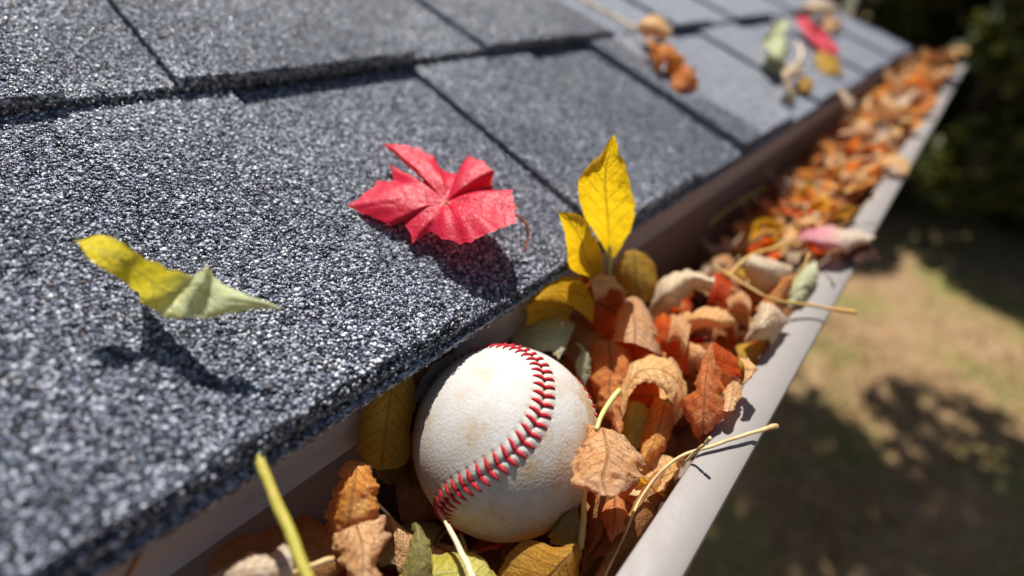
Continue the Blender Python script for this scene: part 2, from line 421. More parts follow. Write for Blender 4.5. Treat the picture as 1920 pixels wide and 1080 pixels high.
for (x, y, lab) in ((-6.5, 17.0, 'tall distant evergreen hidden mostly by the roof, leftmost of the far row'), (-2.6, 15.5, 'tall distant evergreen seen just past the roof corner'), (1.0, 16.5, 'tall distant evergreen above the far end of the gutter'), (4.6, 16.0, 'tall distant evergreen at the right edge of the far row')):
    make_tree('evergreen_tree', lab, 'tree', x, y, 8.5, 2.6, 0.3, 9000, M_EVER, 0.16, 0.32, 'distant evergreens', int(x * 7 + 90))
make_tree('shade_tree', 'autumn tree beyond the house whose crown dapples the lawn', 'tree', -1.55, 4.2, 7.0, 2.1, 4.1, 5600, M_AUT, 0.12, 0.19, None, 6)

# ------------------------------------------------------------------ house below the roof
def box(x0, x1, y0, y1, z0, z1):
    v = [(x, y, z) for z in (z0, z1) for y in (y0, y1) for x in (x0, x1)]
    return v, [(0, 2, 3, 1), (4, 5, 7, 6), (0, 1, 5, 4), (2, 6, 7, 3), (0, 4, 6, 2), (1, 3, 7, 5)]
def add_box(name, b, mat, parent=None, bevel=0.0):
    v, f = box(*b)
    o = mesh_obj(name, v, f, mat)
    if parent: child(parent, o)
    if bevel:
        md = o.modifiers.new('b', 'BEVEL'); md.width = bevel; md.segments = 2
    return o
ez = CAM_Z - 0.1137
house = empty('house', (-2.4, -1.0, 0)); tag(house, 'pale house wall, soffit and taupe fascia under the shingled roof', 'house')
add_box('wall', (-4.4, -0.52, -4.0, 1.16, -0.1, ez - 0.16), M_WALL, house)
add_box('soffit', (-0.519, -0.1245, -4.0, 1.37, ez - 0.157, ez - 0.150), M_FAS, house)
add_box('fascia', (-0.150, -0.1225, -4.0, 1.372, ez - 0.149, ez - 0.012), M_FAS, house)
# drip edge: bent metal strip under the shingles, its face hanging over the back of the gutter
dv, df = [], []
prof = [(-170, 23.0), (-120.0, 2.2), (-117.5, 0.0), (-118.0, -24.0), (-116.5, -27.5), (-119.0, -27.0), (-120.0, -3.0), (-170, 19.5)]
for y in (-4000, 1384):
    for x, z in prof: dv.append(W((x, y, -113.7 + z - 1.6)))
for i in range(8): df.append((i, (i + 1) % 8, 8 + (i + 1) % 8, 8 + i))
df += [tuple(range(7, -1, -1)), tuple(range(8, 16))]
child(house, mesh_obj('drip_edge', dv, df, M_FAS))
dk = [roof_pt(u, y, h) for h in (-14, -2.0) for y in (-4000, 1375) for u in (14, 2250)]
child(house, mesh_obj('roof_deck', [W(p) for p in dk], [(0, 2, 3, 1), (4, 5, 7, 6), (0, 1, 5, 4), (2, 6, 7, 3), (0, 4, 6, 2), (1, 3, 7, 5)], M_WALL))

# ------------------------------------------------------------------ shingles
roof = empty('shingle_roof', W(roof_pt(0, 0, 0)))
tag(roof, 'dark grey granulated asphalt shingle roof sloping down to the gutter', 'roof')
PITCHU = 175.0
T = 3.8
NCOURSE = 11
Y0, Y1 = -1500.0, 1392.0
OVER = {0: [(-420, -270), (-150, 88), (187, 306), (383, 520), (612, 745), (880, 1010), (1120, 1250)],
        1: [(-330, -190), (-70, 22), (62, 196), (259, 432), (560, 660), (742, 900), (1030, 1190)]}
rr = random.Random(11)
def h_course(k, u):
    uk = k * PITCHU
    return (T if k == 0 else 2 * T) * max(0.0, 1 - (u - uk) / PITCHU)
def slab(name, k, ya, yb, lo, hi, ua, ub, skew=(0, 0), mat=None):
    """one shingle piece: a slab following the course, with an uneven lower edge"""
    V, F = [], []
    nu = max(2, int((ub - ua) / 30)); ny = max(2, min(60, int((yb - ya) / 12)))
    for s in (lo, hi):
        for i in range(nu + 1):
            for j in range(ny + 1):
                t = i / nu; y = ya + skew[0] * t + (yb - ya + (skew[1] - skew[0]) * t) * j / ny
                u = ua + (ub - ua) * t
                if i == 0: u += 1.1 * mnoise.noise((y * 0.06, k * 7.1, 0)) + 0.8 * mnoise.noise((y * 0.3, k * 3.1, 2))
                wob = 0.5 * mnoise.noise((y * 0.012, u * 0.012, k * 5.0))
                V.append(W(roof_pt(u, y, h_course(k, u) + s + wob)))
    m = (nu + 1) * (ny + 1); st = ny + 1
    for i in range(nu):
        for j in range(ny):
            a = i * st + j
            F.append((a, a + st, a + st + 1, a + 1)); b = a + m; F.append((b, b + 1, b + st + 1, b + st))
    for j in range(ny):
        F.append((j, j + 1, m + j + 1, m + j)); a = nu * st + j; F.append((a + 1, a, m + a, m + a + 1))
    for i in range(nu):
        a = i * st; F.append((a + st, a, m + a, m + a + st)); a = i * st + ny; F.append((a, a + st, m + a + st, m + a))
    return child(roof, mesh_obj(name, V, F, mat or M_SH))
slab('starter_strip', 0, Y0, Y1 - 1, -T, -0.02, 0.0, 150)
tabs = {}
for k in range(NCOURSE):
    ua = k * PITCHU; ub = ua + PITCHU + 14
    # base sheets, a metre wide
    y = Y0 + (k * 333) % 700 - 700
    while y < Y1:
        ya, yb = max(y, Y0), min(y + 998, Y1)
        if yb - ya > 5: slab('shingle', k, ya, yb, 0.0, T, ua + (3.0 if k == 0 else 1.0), ub)
        y += 1000
    ov = OVER.get(k)
    if ov is None:
        ov = []; y = Y0 + rr.uniform(0, 120)
        while y < Y1 - 60:
            w = rr.uniform(95, 170); ov.append((y, min(y + w, Y1))); y += w + rr.uniform(60, 130)
    out = []
    for (ya, yb) in ov:
        sk = (rr.uniform(3, 9), rr.uniform(-9, -3))
        th = T * (1.7 if (k == 0 and ya == 383) else 1.0)
        slab('shingle_tab', k, ya, yb, T + 0.02, T + th, ua + (5.5 if k == 0 else 0.0), ub, sk)
        out.append((ya, yb, sk, th))
    tabs[k] = out

# mineral granules, real grains near the camera
GY0, GY1, GU1 = -72.0, 425.0, 330.0
def granules(name, pos, nrm, seed):
    rg = np.random.default_rng(seed); n = len(pos)
    base = np.array([[1, 0, 0], [-1, 0, 0], [0, 1, 0], [0, -1, 0], [0, 0, 1], [0, 0, -1]], float)
    fac = np.array([[0, 2, 4], [2, 1, 4], [1, 3, 4], [3, 0, 4], [2, 0, 5], [1, 2, 5], [3, 1, 5], [0, 3, 5]])
    sz = np.clip(rg.lognormal(math.log(0.60), 0.32, n), 0.28, 1.35)
    v = base[None] * (sz[:, None, None] * rg.uniform(0.6, 1.25, (n, 6, 1)))
    v += rg.normal(0, 0.20, (n, 6, 3)) * sz[:, None, None]
    v[:, :, 2] *= 0.72
    # random tilt about a random axis + random spin
    an = rg.uniform(0, 2 * np.pi, n); c, s = np.cos(an), np.sin(an)
    R1 = np.zeros((n, 3, 3)); R1[:, 0, 0] = c; R1[:, 0, 1] = -s; R1[:, 1, 0] = s; R1[:, 1, 1] = c; R1[:, 2, 2] = 1
    ti = rg.normal(0, 0.42, n); c, s = np.cos(ti), np.sin(ti)
    R2 = np.zeros((n, 3, 3)); R2[:, 0, 0] = 1; R2[:, 1, 1] = c; R2[:, 1, 2] = -s; R2[:, 2, 1] = s; R2[:, 2, 2] = c
    v = np.einsum('nij,nkj->nki', R1, np.einsum('nij,nkj->nki', R2, v))
    # into the surface frame
    nz = nrm / np.linalg.norm(nrm, axis=1)[:, None]
    ax = np.cross(np.array([0.0, 1.0, 0.001]), nz); ln = np.linalg.norm(ax, axis=1)
    ax[ln < 0.1] = np.cross(np.array([1.0, 0, 0]), nz[ln < 0.1]); ax /= np.linalg.norm(ax, axis=1)[:, None]
    ay = np.cross(nz, ax)
    v = v[:, :, 0:1] * ax[:, None] + v[:, :, 1:2] * ay[:, None] + v[:, :, 2:3] * nz[:, None] + (pos + nz * rg.uniform(-0.05, 0.35, (n, 1)))[:, None]
    v = v.reshape(-1, 3) * 0.001; v[:, 2] += CAM_Z
    f = (fac[None] + (np.arange(n) * 6)[:, None, None]).reshape(-1, 3)
    me = bpy.data.meshes.new(name)
    me.vertices.add(len(v)); me.vertices.foreach_set('co', v.astype(np.float32).ravel())
    me.loops.add(len(f) * 3); me.loops.foreach_set('vertex_index', f.astype(np.int32).ravel())
    me.polygons.add(len(f)); me.polygons.foreach_set('loop_start', np.arange(0, len(f) * 3, 3, dtype=np.int32))
    me.materials.append(M_GR); me.update(calc_edges=True)
    o = bpy.data.objects.new(name, me); C.objects.link(o)
    child(roof, o); tag(o, kind='stuff')
    return o
gr = np.random.default_rng(5)
allp, alln = [], []
SPC = 0.97
for k in (0, 1):
    ua, ub = k * PITCHU, min((k + 1) * PITCHU + 6, GU1)
    ny = int((GY1 - GY0) / SPC); nu = int((ub - ua) / SPC)
    yy, uu = np.meshgrid(GY0 + (np.arange(ny) + 0.5) * SPC, ua + 0.3 + (np.arange(nu) + 0.5) * SPC)
    yy = yy.ravel() + gr.uniform(-0.55, 0.55, yy.size); uu = uu.ravel() + gr.uniform(-0.55, 0.55, uu.size)
    if k == 0:
        kp = uu > 3.2; yy, uu = yy[kp], uu[kp]
    # thin out towards the far end, where the texture takes over
    hs = np.full(len(yy), T)
    for (ya, yb, sk, th) in tabs[k]:
        t = (uu - ua) / (PITCHU + 14)
        inside = (yy > ya + sk[0] * t) & (yy < yb + sk[1] * t) & (uu > (5.6 if k == 0 else -1))
        hs[inside] = T + th
    h0 = np.array([h_course(k, u) for u in (ua, ub)]); hc = (T if k == 0 else 2 * T) * np.maximum(0, 1 - (uu - ua) / PITCHU)
    wob = np.array([0.5 * mnoise.noise((a * 0.012, b * 0.012, k * 5.0)) for a, b in zip(yy, uu)])
    P = EAVE + uu[:, None] * UR + (hs + hc + wob - 2.5)[:, None] * NR; P[:, 1] += yy
    allp.append(P); alln.append(np.tile(NR, (len(P), 1)))
    # butt edge: a thinner sprinkle on the vertical cut
    m = int((GY1 - GY0) * 9)
    y = gr.uniform(GY0, GY1, m); q = gr.uniform(0, 1, m)
    top = np.full(m, T)
    for (ya, yb, sk, th) in tabs[k]: top[(y > ya) & (y < yb)] = T + th
    lo = -T if k == 0 else 0.0
    hh = lo + (top - lo) * q + (T if k == 0 else 2 * T)
    eu = ua + 0.3 + (5.4 * (hh - hh.min()) / (hh.max() - hh.min()) if k == 0 else 0.3)
    P = EAVE + (eu + gr.normal(0, .35, m))[:, None] * UR + (hh - 2.5)[:, None] * NR; P[:, 1] += y
    # denser towards the upper rim, bare asphalt lower down
    kp = gr.uniform(0, 1, m) < 0.6 + 0.4 * q
    allp.append(P[kp]); alln.append(np.tile(-UR, (kp.sum(), 1)))
granules('mineral_granules', np.concatenate(allp), np.concatenate(alln), 9)

# ------------------------------------------------------------------ gutter
gut = empty('rain_gutter', W((-70, 0, -240))); tag(gut, 'taupe painted metal rain gutter filled with autumn leaves', 'gutter')
ZL = -150.0
GPROF = [(-121.3, -134.0), (-121.3, -238.0), (-119.5, -240.0), (-52.0, -240.0), (-50.0, -238.5), (-49.0, -222.0), (-46.0, -212.0), (-38.0, -202.0), (-28.0, -194.0),
         (-18.0, -184.0), (-11.0, -174.0), (-8.0, -166.0), (-6.6, -158.0), (-6.1, -152.6), (-6.6, -150.9), (-8.0, -150.1), (-14, ZL + 0.15), (-20.0, ZL), (-21.5, -150.5), (-22.0, -152.0), (-22.0, -161.0)]
# inner skin so the metal has thickness
def offset_profile(pr, d):
    out = []
    for i in range(len(pr)):
        a = np.array(pr[max(i - 1, 0)]); b = np.array(pr[min(i + 1, len(pr) - 1)]); t = b - a; t = t / np.linalg.norm(t)
        out.append((pr[i][0] - t[1] * d, pr[i][1] + t[0] * d))
    return out
GY = [-1500 + i * 60 for i in range(int(3122 / 60) + 1)] + [1628]
pr = GPROF; pi_ = offset_profile(GPROF, 0.8)
loop = pr + pi_[::-1]; nL = len(loop)
gv, gf = [], []
for y in GY:
    dx = 0.5 * mnoise.noise((y * 0.004, 1, 1)); dz = 0.5 * mnoise.noise((y * 0.004, 5, 2))
    for (x, z) in loop: gv.append(W((x + dx * (x > -60), y, z + dz * (x > -60))))
for i in range(len(GY) - 1):
    for j in range(nL):
        a = i * nL + j; b = i * nL + (j + 1) % nL; gf.append((a, b, b + nL, a + nL))
o = mesh_obj('trough', gv, gf, M_GUT, smooth=False); child(gut, o)
md = o.modifiers.new('e', 'EDGE_SPLIT'); md.split_angle = rad(38)
o.data.polygons.foreach_set('use_smooth', [True] * len(o.data.polygons))
cap = [W((x, 1628.6, z)) for x, z in pr[:18]] + [W((x, 1631.0, z)) for x, z in pr[:18]]
cf = [tuple(range(17, -1, -1)), tuple(range(18, 36))] + [(i, (i + 1) % 18, 18 + (i + 1) % 18, 18 + i) for i in range(18)]
child(gut, mesh_obj('end_cap', cap, cf, M_GUT))
for y in (300, 905, 1480, -320):
    v, f = tube([(-121.0, y, -136.0), (-119.4, y, -136.0), (-118.2, y, -136.0)], [3.6, 3.4, 1.8], 10)
    child(gut, mesh_obj('screw', [W(p) for p in v], f, M_SCREW))

# ------------------------------------------------------------------ baseball
BALL = at_d(949, 821, 1.0); BALL = BALL / np.linalg.norm(BALL) * 193.0; BR = 37.0
QB = Quaternion((-0.06114946, 0.20942381, 0.89797475, -0.38215672)).normalized()
def seam_pts(n, A=0.4):
    t = np.linspace(0, 4 * np.pi, n, endpoint=False)
    ph = np.pi / 2 - (np.pi / 2 - A) * np.cos(t); th = t / 2 + A * np.sin(2 * t)
    return np.stack([np.sin(ph) * np.cos(th), np.sin(ph) * np.sin(th), np.cos(ph)], 1)
SP = seam_pts(2400)
seg = np.linalg.norm(np.roll(SP, -1, 0) - SP, axis=1); cum = np.concatenate([[0], np.cumsum(seg)]); SLEN = cum[-1]
def leather_material():
    k = NT('baseball_leather')
    at = k.n('ShaderNodeAttribute', attribute_name='seam')
    d1 = k.noise(24, 5, rough=0.65); d2 = k.noise(70, 5, rough=0.7); d3 = k.noise(700, 3, rough=0.7)
    col = k.mix(k.rng(d2, 0.3, 0.7), (0.53, 0.51, 0.485), (0.45, 0.42, 0.375))
    dirt_bounce = k.math('MULTIPLY', k.rng(d1, 0.46, 0.66, smooth=True), k.rng(d2, 0.42, 0.62))
    sx = k.n('ShaderNodeSeparateXYZ'); gp = k.n('ShaderNodeNewGeometry'); k.l(gp.outputs['Position'], sx.inputs[0])
    # soil low on the ball, its colour also painting in warm leaf bounce
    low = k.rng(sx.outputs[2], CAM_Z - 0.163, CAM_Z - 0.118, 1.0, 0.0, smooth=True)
    dirt_bounce = k.math('ADD', k.math('MULTIPLY', dirt_bounce, 0.8), k.math('MULTIPLY', low, k.rng(d2, 0.35, 0.65, 0.55, 1.1)), clamp=True)
    # mud scuffs on the cover: (photo position, radius mm, strength)
    for (sx_, sy_, sr_, sk_) in ((985, 884, 9, 0.85), (1045, 905, 8, 0.6), (930, 965, 9, 0.6), (1088, 770, 8, 0.5), (870, 745, 7, 0.3), (845, 905, 4, 0.9), (915, 700, 6, 0.25)):
        r_ = ray(sx_, sy_); r_ = r_ / np.linalg.norm(r_); b_ = r_ @ BALL
        p_ = r_ * (b_ - math.sqrt(max(b_ * b_ - (BALL @ BALL - BR * BR), 0)))
        vd = k.n('ShaderNodeVectorMath', operation='DISTANCE'); k.l(gp.outputs['Position'], vd.inputs[0]); vd.inputs[1].default_value = W(p_)
        m_ = k.math('MULTIPLY', k.rng(vd.outputs['Value'], 0.0, sr_ * 0.001, 1.0, 0.0, smooth=True), k.rng(k.noise(170, 6, rough=0.75), 0.40, 0.62, 0.0, sk_))
        dirt_bounce = k.math('ADD', dirt_bounce, m_, clamp=True)
    dirt_bounce = k.math('MULTIPLY', dirt_bounce, k.rng(d3, 0.3, 0.6, 0.5, 1.0))
    col = k.mix(dirt_bounce, col, (0.42, 0.25, 0.08))
    sp = k.math('MULTIPLY', k.rng(d3, 0.60, 0.70), k.rng(d1, 0.42, 0.6))
    col = k.mix(k.math('MULTIPLY', sp, 0.7), col, (0.28, 0.15, 0.06))
    col = k.mix(k.math('MULTIPLY', at.outputs['Fac'], 0.5), col, (0.40, 0.28, 0.17))
    vo = k.n('ShaderNodeTexVoronoi'); vo.inputs['Scale'].default_value = 950; k.l(k.coord(), vo.inputs['Vector'])
    h = k.math('ADD', k.math('MULTIPLY', vo.outputs['Distance'], -0.55), k.math('MULTIPLY', k.noise(260, 5), 0.35))
    nb = k.bump(h, 0.42, 0.0004)
    ro = k.rng(d2, 0.3, 0.7, 0.58, 0.75)
    return k.done(k.bsdf(col, ro, 0.4, nb))
def thread_material():
    k = NT('baseball_red_thread')
    w = k.n('ShaderNodeTexWave'); w.inputs['Scale'].default_value = 900; w.inputs['Distortion'].default_value = 1.5
    k.l(k.coord(), w.inputs['Vector'])
    col = k.mix(k.rng(k.noise(900, 3), 0.35, 0.7), (0.60, 0.010, 0.022), (0.38, 0.010, 0.018))
    return k.done(k.bsdf(col, 0.6, 0.35, k.bump(w.outputs[0], 0.6, 0.0003)))
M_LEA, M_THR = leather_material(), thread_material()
bm = bmesh.new(); bmesh.ops.create_icosphere(bm, subdivisions=7, radius=1.0)
bm.verts.ensure_lookup_table()
bv = np.array([v.co[:] for v in bm.verts])
near_d = np.empty(len(bv)); near_i = np.empty(len(bv), dtype=int)
SPc = SP[::2]
for c0 in range(0, len(bv), 20000):
    g = bv[c0:c0 + 20000] @ SPc.T
    near_i[c0:c0 + 20000] = g.argmax(1); near_d[c0:c0 + 20000] = np.arccos(np.clip(g.max(1), -1, 1)) * BR
NST = 114
tang = np.roll(SP, -2, 0) - np.roll(SP, 2, 0); tang /= np.linalg.norm(tang, axis=1)[:, None]
arc = cum[:-1][::2][near_i] / SLEN
# finer arc position: project on the tangent
dvec = bv - SPc[near_i]; tt = tang[::2][near_i]
arc = arc + (dvec * tt).sum(1) / SLEN
sidev = np.cross(SPc[near_i], tt); side_s = np.sign((dvec * sidev).sum(1))
lag = near_d * 0.22 / (SLEN * BR)                 # stitches lean forward away from the seam
phase = (arc * NST - lag * NST) % 1.0
puck = 0.5 - 0.5 * np.cos(2 * np.pi * (phase))     # 0 on a stitch, 1 between two stitches
dd = near_d
disp = 0.46 * np.exp(-((dd - 2.0) / 1.7) ** 2) * (0.15 + 1.0 * puck)
disp += 0.16 * np.exp(-((dd - 2.6) / 3.2) ** 2)
disp -= 0.75 * np.exp(-(dd / 0.42) ** 2)
hole = np.exp(-((dd - 4.3) / 0.5) ** 2) * np.exp(-(np.minimum(phase, 1 - phase) / 0.13) ** 2)
disp -= 0.55 * hole
nv = bv * (BR + disp)[:, None]
for v, c in zip(bm.verts, nv): v.co = c * 0.001
me = bpy.data.meshes.new('cover'); bm.to_mesh(me); bm.free()
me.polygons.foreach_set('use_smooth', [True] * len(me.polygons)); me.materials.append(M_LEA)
at_ = me.attributes.new('seam', 'FLOAT', 'POINT')
at_.data.foreach_set('value', np.clip(np.exp(-(dd / 0.5) ** 2) + 1.0 * hole + 0.25 * np.exp(-((dd - 4.2) / 1.2) ** 2), 0, 1).astype(np.float32))
ball = empty('baseball', W(BALL - np.array([0, 0, BR])))
tag(ball, 'scuffed white leather baseball with red stitching lying in the gutter', 'baseball')
cov = bpy.data.objects.new('cover', me); C.objects.link(cov); cov.parent = ball
cov.location = (0, 0, BR * 0.001); cov.rotation_mode = 'QUATERNION'; cov.rotation_quaternion = QB
# one stitch: a fat thread that starts in the seam and dives into its hole
def stitch_mesh(sgn):
    V, F = [], []
    pts, rad_ = [], []
    for i in range(9):
        t = i / 8; d = 0.12 + 4.1 * t
        lift = 0.10 + 0.42 * math.sin(math.pi * min(1, t * 1.02)) ** 0.6 - 0.25 * t ** 6 - 0.12 * (1 - t) ** 4
        pts.append((sgn * d, d * 0.22 + 0.25 * math.sin(math.pi * t), lift + (math.sqrt(BR * BR - d * d) - BR)))
        rad_.append((0.68 + 0.14 * math.sin(math.pi * t)) * (1 - 0.60 * t ** 2.2))
    v, f = tube(pts, rad_, 7)
    me = bpy.data.meshes.new('stitch'); me.from_pydata([tuple(x * 0.001 for x in p) for p in v], [], f)
    me.polygons.foreach_set('use_smooth', [True] * len(me.polygons)); me.materials.append(M_THR); me.update()
    return me
SMESH = {1: stitch_mesh(1), -1: stitch_mesh(-1)}
for i in range(NST):
    a = (i / NST) * SLEN; j = int(np.searchsorted(cum, a)) % len(SP)
    p = SP[j]; t = tang[j]
    s = np.cross(p, t)
    for sg in (1, -1):
        M3 = Matrix(((s[0], t[0], p[0]), (s[1], t[1], p[1]), (s[2], t[2], p[2])))
        if M3.determinant() < 0: M3 = Matrix(((-s[0], t[0], p[0]), (-s[1], t[1], p[1]), (-s[2], t[2], p[2])))
        o = bpy.data.objects.new('stitch', SMESH[sg]); C.objects.link(o); o.parent = cov
        o.matrix_local = Matrix.Translation(Vector(p) * BR * 0.001) @ M3.to_4x4()

# ------------------------------------------------------------------ leaves
def crinkle(p, amp, sc, seed):
    """dry creases: soft swells plus sharp folds"""
    q = Vector((p[0] * sc, p[1] * sc, p[2] * sc + seed * 13.7))
    r = 0.45 - 1.5 * abs(mnoise.noise(q * 1.5 + Vector((7.1, 3.3, 1.9))))
    r2 = 0.4 - 1.5 * abs(mnoise.noise(q * 3.1 + Vector((1.1, 8.3, 4.9))))
    return amp * (0.6 * mnoise.noise(q) + 0.75 * r + 0.32 * r2)
def grid_mesh(name, G, mat, amp=0.8, sc=0.11, seed=0, jag=0.0, closed=None):
    """G: (nu, nv, 3) array of points in mm"""
    G = G.copy(); nu, nv = G.shape[:2]; mj = nv // 2
    if jag:                                   # ragged outline with a few nibbles and tears
        for i in range(nu):
            u = i / (nu - 1)
            for sd, cols in ((0, range(0, mj)), (1, range(mj + 1, nv))):
                f = jag * (0.9 * mnoise.noise((u * 5, seed * 1.3, sd * 9.0)) + 0.7 * mnoise.noise((u * 17, seed * 2.1, sd * 5.0)) + 0.25)
                tz = mnoise.noise((u * 9 + 3, seed * 3.7, sd * 7.0))
                if tz > 0.42: f += jag * 1.6 * (tz - 0.42) / 0.3
                for j in cols:
                    a = abs(j - mj) / mj
                    G[i, j] = G[i, j] + (G[i, mj] - G[i, j]) * f * a
    du = np.gradient(G, axis=0); dv = np.gradient(G, axis=1)
    N = np.cross(du, dv); N /= np.linalg.norm(N, axis=2)[..., None] + 1e-9
    V, UV, F = [], [], []
    for i in range(nu):
        u = i / (nu - 1)
        for j in range(nv):
            a = abs(j - mj) / mj; sd = 1 if j > mj else 0
            e = crinkle(G[i, j], amp, sc, seed) * (0.5 + 0.7 * a)
            e += amp * a ** 3 * (1.5 * mnoise.noise((u * 6.5, seed * 1.9, sd * 4.0)) + 0.7 * mnoise.noise((u * 16, seed, sd * 4.0)))
            e += 0.25 * math.exp(-(a / 0.10) ** 2)
            V.append(W(G[i, j] + N[i, j] * e)); UV.append((u, j / (nv - 1)))
    for i in range(nu - 1):
        for j in range(nv - 1):
            a = i * nv + j; F.append((a, a + 1, a + nv + 1, a + nv))
    return mesh_obj(name, V, F, mat, smooth=True, uv=UV)
def stem(parent, pts, r0, r1, mat='straw', name='stem', knob=0.0):
    P = np.array(pts, float); n = max(8, 5 * len(P))
    Q = [catmull(P, t) for t in np.linspace(0, len(P) - 1, n)]
    R = [r0 + (r1 - r0) * i / (n - 1) for i in range(n)]
    if knob:
        R[-1] *= knob * 0.92; R[-2] *= knob; R[-3] *= 1 + (knob - 1) * .6; R[-4] *= 1 + (knob - 1) * .25
    sd_ = float(P[0][0] + P[0][1])
    for i in range(1, n):
        w_ = 0.55 * R[i] * (i / n)
        Q[i] = Q[i] + w_ * np.array([mnoise.noise((i * .33, sd_, 0)), mnoise.noise((i * .33, sd_, 5)), mnoise.noise((i * .33, sd_, 9))]) * 1.6
        R[i] *= 1 + 0.16 * mnoise.noise((i * .7, sd_, 2))
    v, f = tube(Q, R, 8)
    o = mesh_obj(name, [W(p) for p in v], f, SM[mat], smooth=True)
    if parent: child(parent, o)
    return o
def clampg(G):
    """keep a leaf inside the trough walls, off the fascia and out of the ball"""
    G[..., 0] = np.maximum(G[..., 0], -119.0)
    low = G[..., 2] < -147.5
    G[..., 0] = np.where(low, np.minimum(G[..., 0], -24.5), G[..., 0])
    fl = np.where(G[..., 0] > -52, -240 + (G[..., 0] + 52) * 1.6, -240.0) + 1.5
    G[..., 2] = np.maximum(G[..., 2], np.minimum(fl, -170))
    d = G - BALL; r = np.linalg.norm(d, axis=2)
    f = np.where(r < 38.2, 38.2 / np.maximum(r, 1), 1.0)
    return BALL + d * f[..., None]
def hero(name, label, mode, stations, mat, cat='leaf', amp=0.8, sc=0.11, nu=56, nv=27, stems=(), jag=0.16, group=None, tilt=0.0, inside=True):
    """a leaf given by cross stations (one edge, midrib, other edge); a station of one point is a tip"""
    fn = MODE[mode]
    S = []
    for st in stations:
        if len(st) == 1: st = (st[0], st[0], st[0])
        S.append(st)
    yc = np.mean([p[1] for st in S for p in st])
    S = np.array([[fn(p[0], p[1], p[2] - tilt * (p[1] - yc)) for p in st] for st in S])
    seed = (sum(ord(ch) for ch in label) % 97) + 1
    G = np.zeros((nu, nv, 3))
    for i in range(nu):
        t = i / (nu - 1) * (len(S) - 1)
        L, Mi, R = (catmull(S[:, q], t) for q in range(3))
        for j in range(nv):
            w = j / (nv - 1) * 2 - 1
            G[i, j] = Mi * (1 - w * w) + L * (w * (w - 1) / 2) + R * (w * (w + 1) / 2)
    if mode != 'h' and inside: G = clampg(G)
    o = grid_mesh(name, G, LM[mat], amp, sc, seed, jag)
    recentre(o); tag(o, label, cat, group)
    bpy.context.view_layer.update()
    for s in stems:
        stem(o, [MODE[s.get('mode', mode)](*p) for p in s['p']], s.get('r0', 0.6), s.get('r1', 0.9), s.get('mat', 'straw'), knob=s.get('knob', 0))
    return o

# ---- on the roof
hero('leaf', 'yellow to pale green folded leaf lying alone on the near shingles', 'h', [
    ((138, 450, 24),), ((188, 437, 25), (180, 466, 24), (172, 487, 24)), ((245, 462, 25), (228, 490, 22), (212, 516, 20)),
    ((300, 490, 24), (275, 522, 17), (248, 541, 12)), ((330, 507, 21), (303, 545, 12), (264, 567, 1)), ((362, 517, 22), (335, 548, 15), (290, 585, 8)), ((388, 494, 27), (366, 540, 23), (325, 599, 14)), ((402, 516, 24), (388, 552, 21), (360, 596, 16)),
    ((430, 534, 23), (412, 562, 22), (402, 598, 18)), ((482, 556, 23), (476, 568, 22), (468, 583, 20)), ((531, 578, 22),)], 'shingle_leaf', amp=1.0, jag=0.14, nu=44)
def maple(name, label, mode, centre, outline, lobes, mat, bulge=2.0, rings=12, stems=(), amp=0.7):
    fn = MODE[mode]; c = fn(*centre)
    O = np.array([fn(*p) for p in outline]); K = len(O)
    # refine the outline with small teeth between the traced points
    R = []
    for i in range(K):
        a, b = O[i], O[(i + 1) % K]
        d = np.linalg.norm(b - a); m = max(2, int(d / 2.4))
        for q in range(m):
            t = q / m; p = a + (b - a) * t
            if 0 < q: p = p + (c - p) * (0.035 * (1 + mnoise.noise((i * 1.7, q * 0.9, 0))))
            R.append(p)
    R = np.array(R); nA = len(R)
    LP = [fn(*outline[i]) - c for i in lobes]
    rmax = max(np.linalg.norm(x) for x in LP)
    V, UV, F = [], [], []
    nrm = NR
    for k in range(rings + 1):
        s = k / rings
        for i in range(nA):
            p = c + (R[i] - c) * s
            p = p + nrm * (bulge * math.sin(math.pi * s) * 0.8 + crinkle(p, amp, 0.09, 5) * (0.3 + s))
            d = p - c; best = 1.0
            for lp in LP:
                l = lp / np.linalg.norm(lp)
                if d @ l > 0: best = min(best, np.linalg.norm(d - l * (d @ l)) / (rmax * 0.33))
            p = p - nrm * (0.9 * math.exp(-(best / 0.12) ** 2) * min(1, s * 3))
            V.append(W(p)); UV.append((np.linalg.norm(d) / rmax, 0.5 + 0.5 * min(best, 1.0)))
    for k in range(rings):
        for i in range(nA):
            a = k * nA + i; b = k * nA + (i + 1) % nA; F.append((a, b, b + nA, a + nA))
    o = mesh_obj(name, V, F, LM[mat], smooth=True, uv=UV)
    recentre(o); tag(o, label, 'leaf'); bpy.context.view_layer.update()
    for s in stems: stem(o, [fn(*p) for p in s['p']], s.get('r0', 0.5), s.get('r1', 0.8), s.get('mat', 'rust'))
    return o
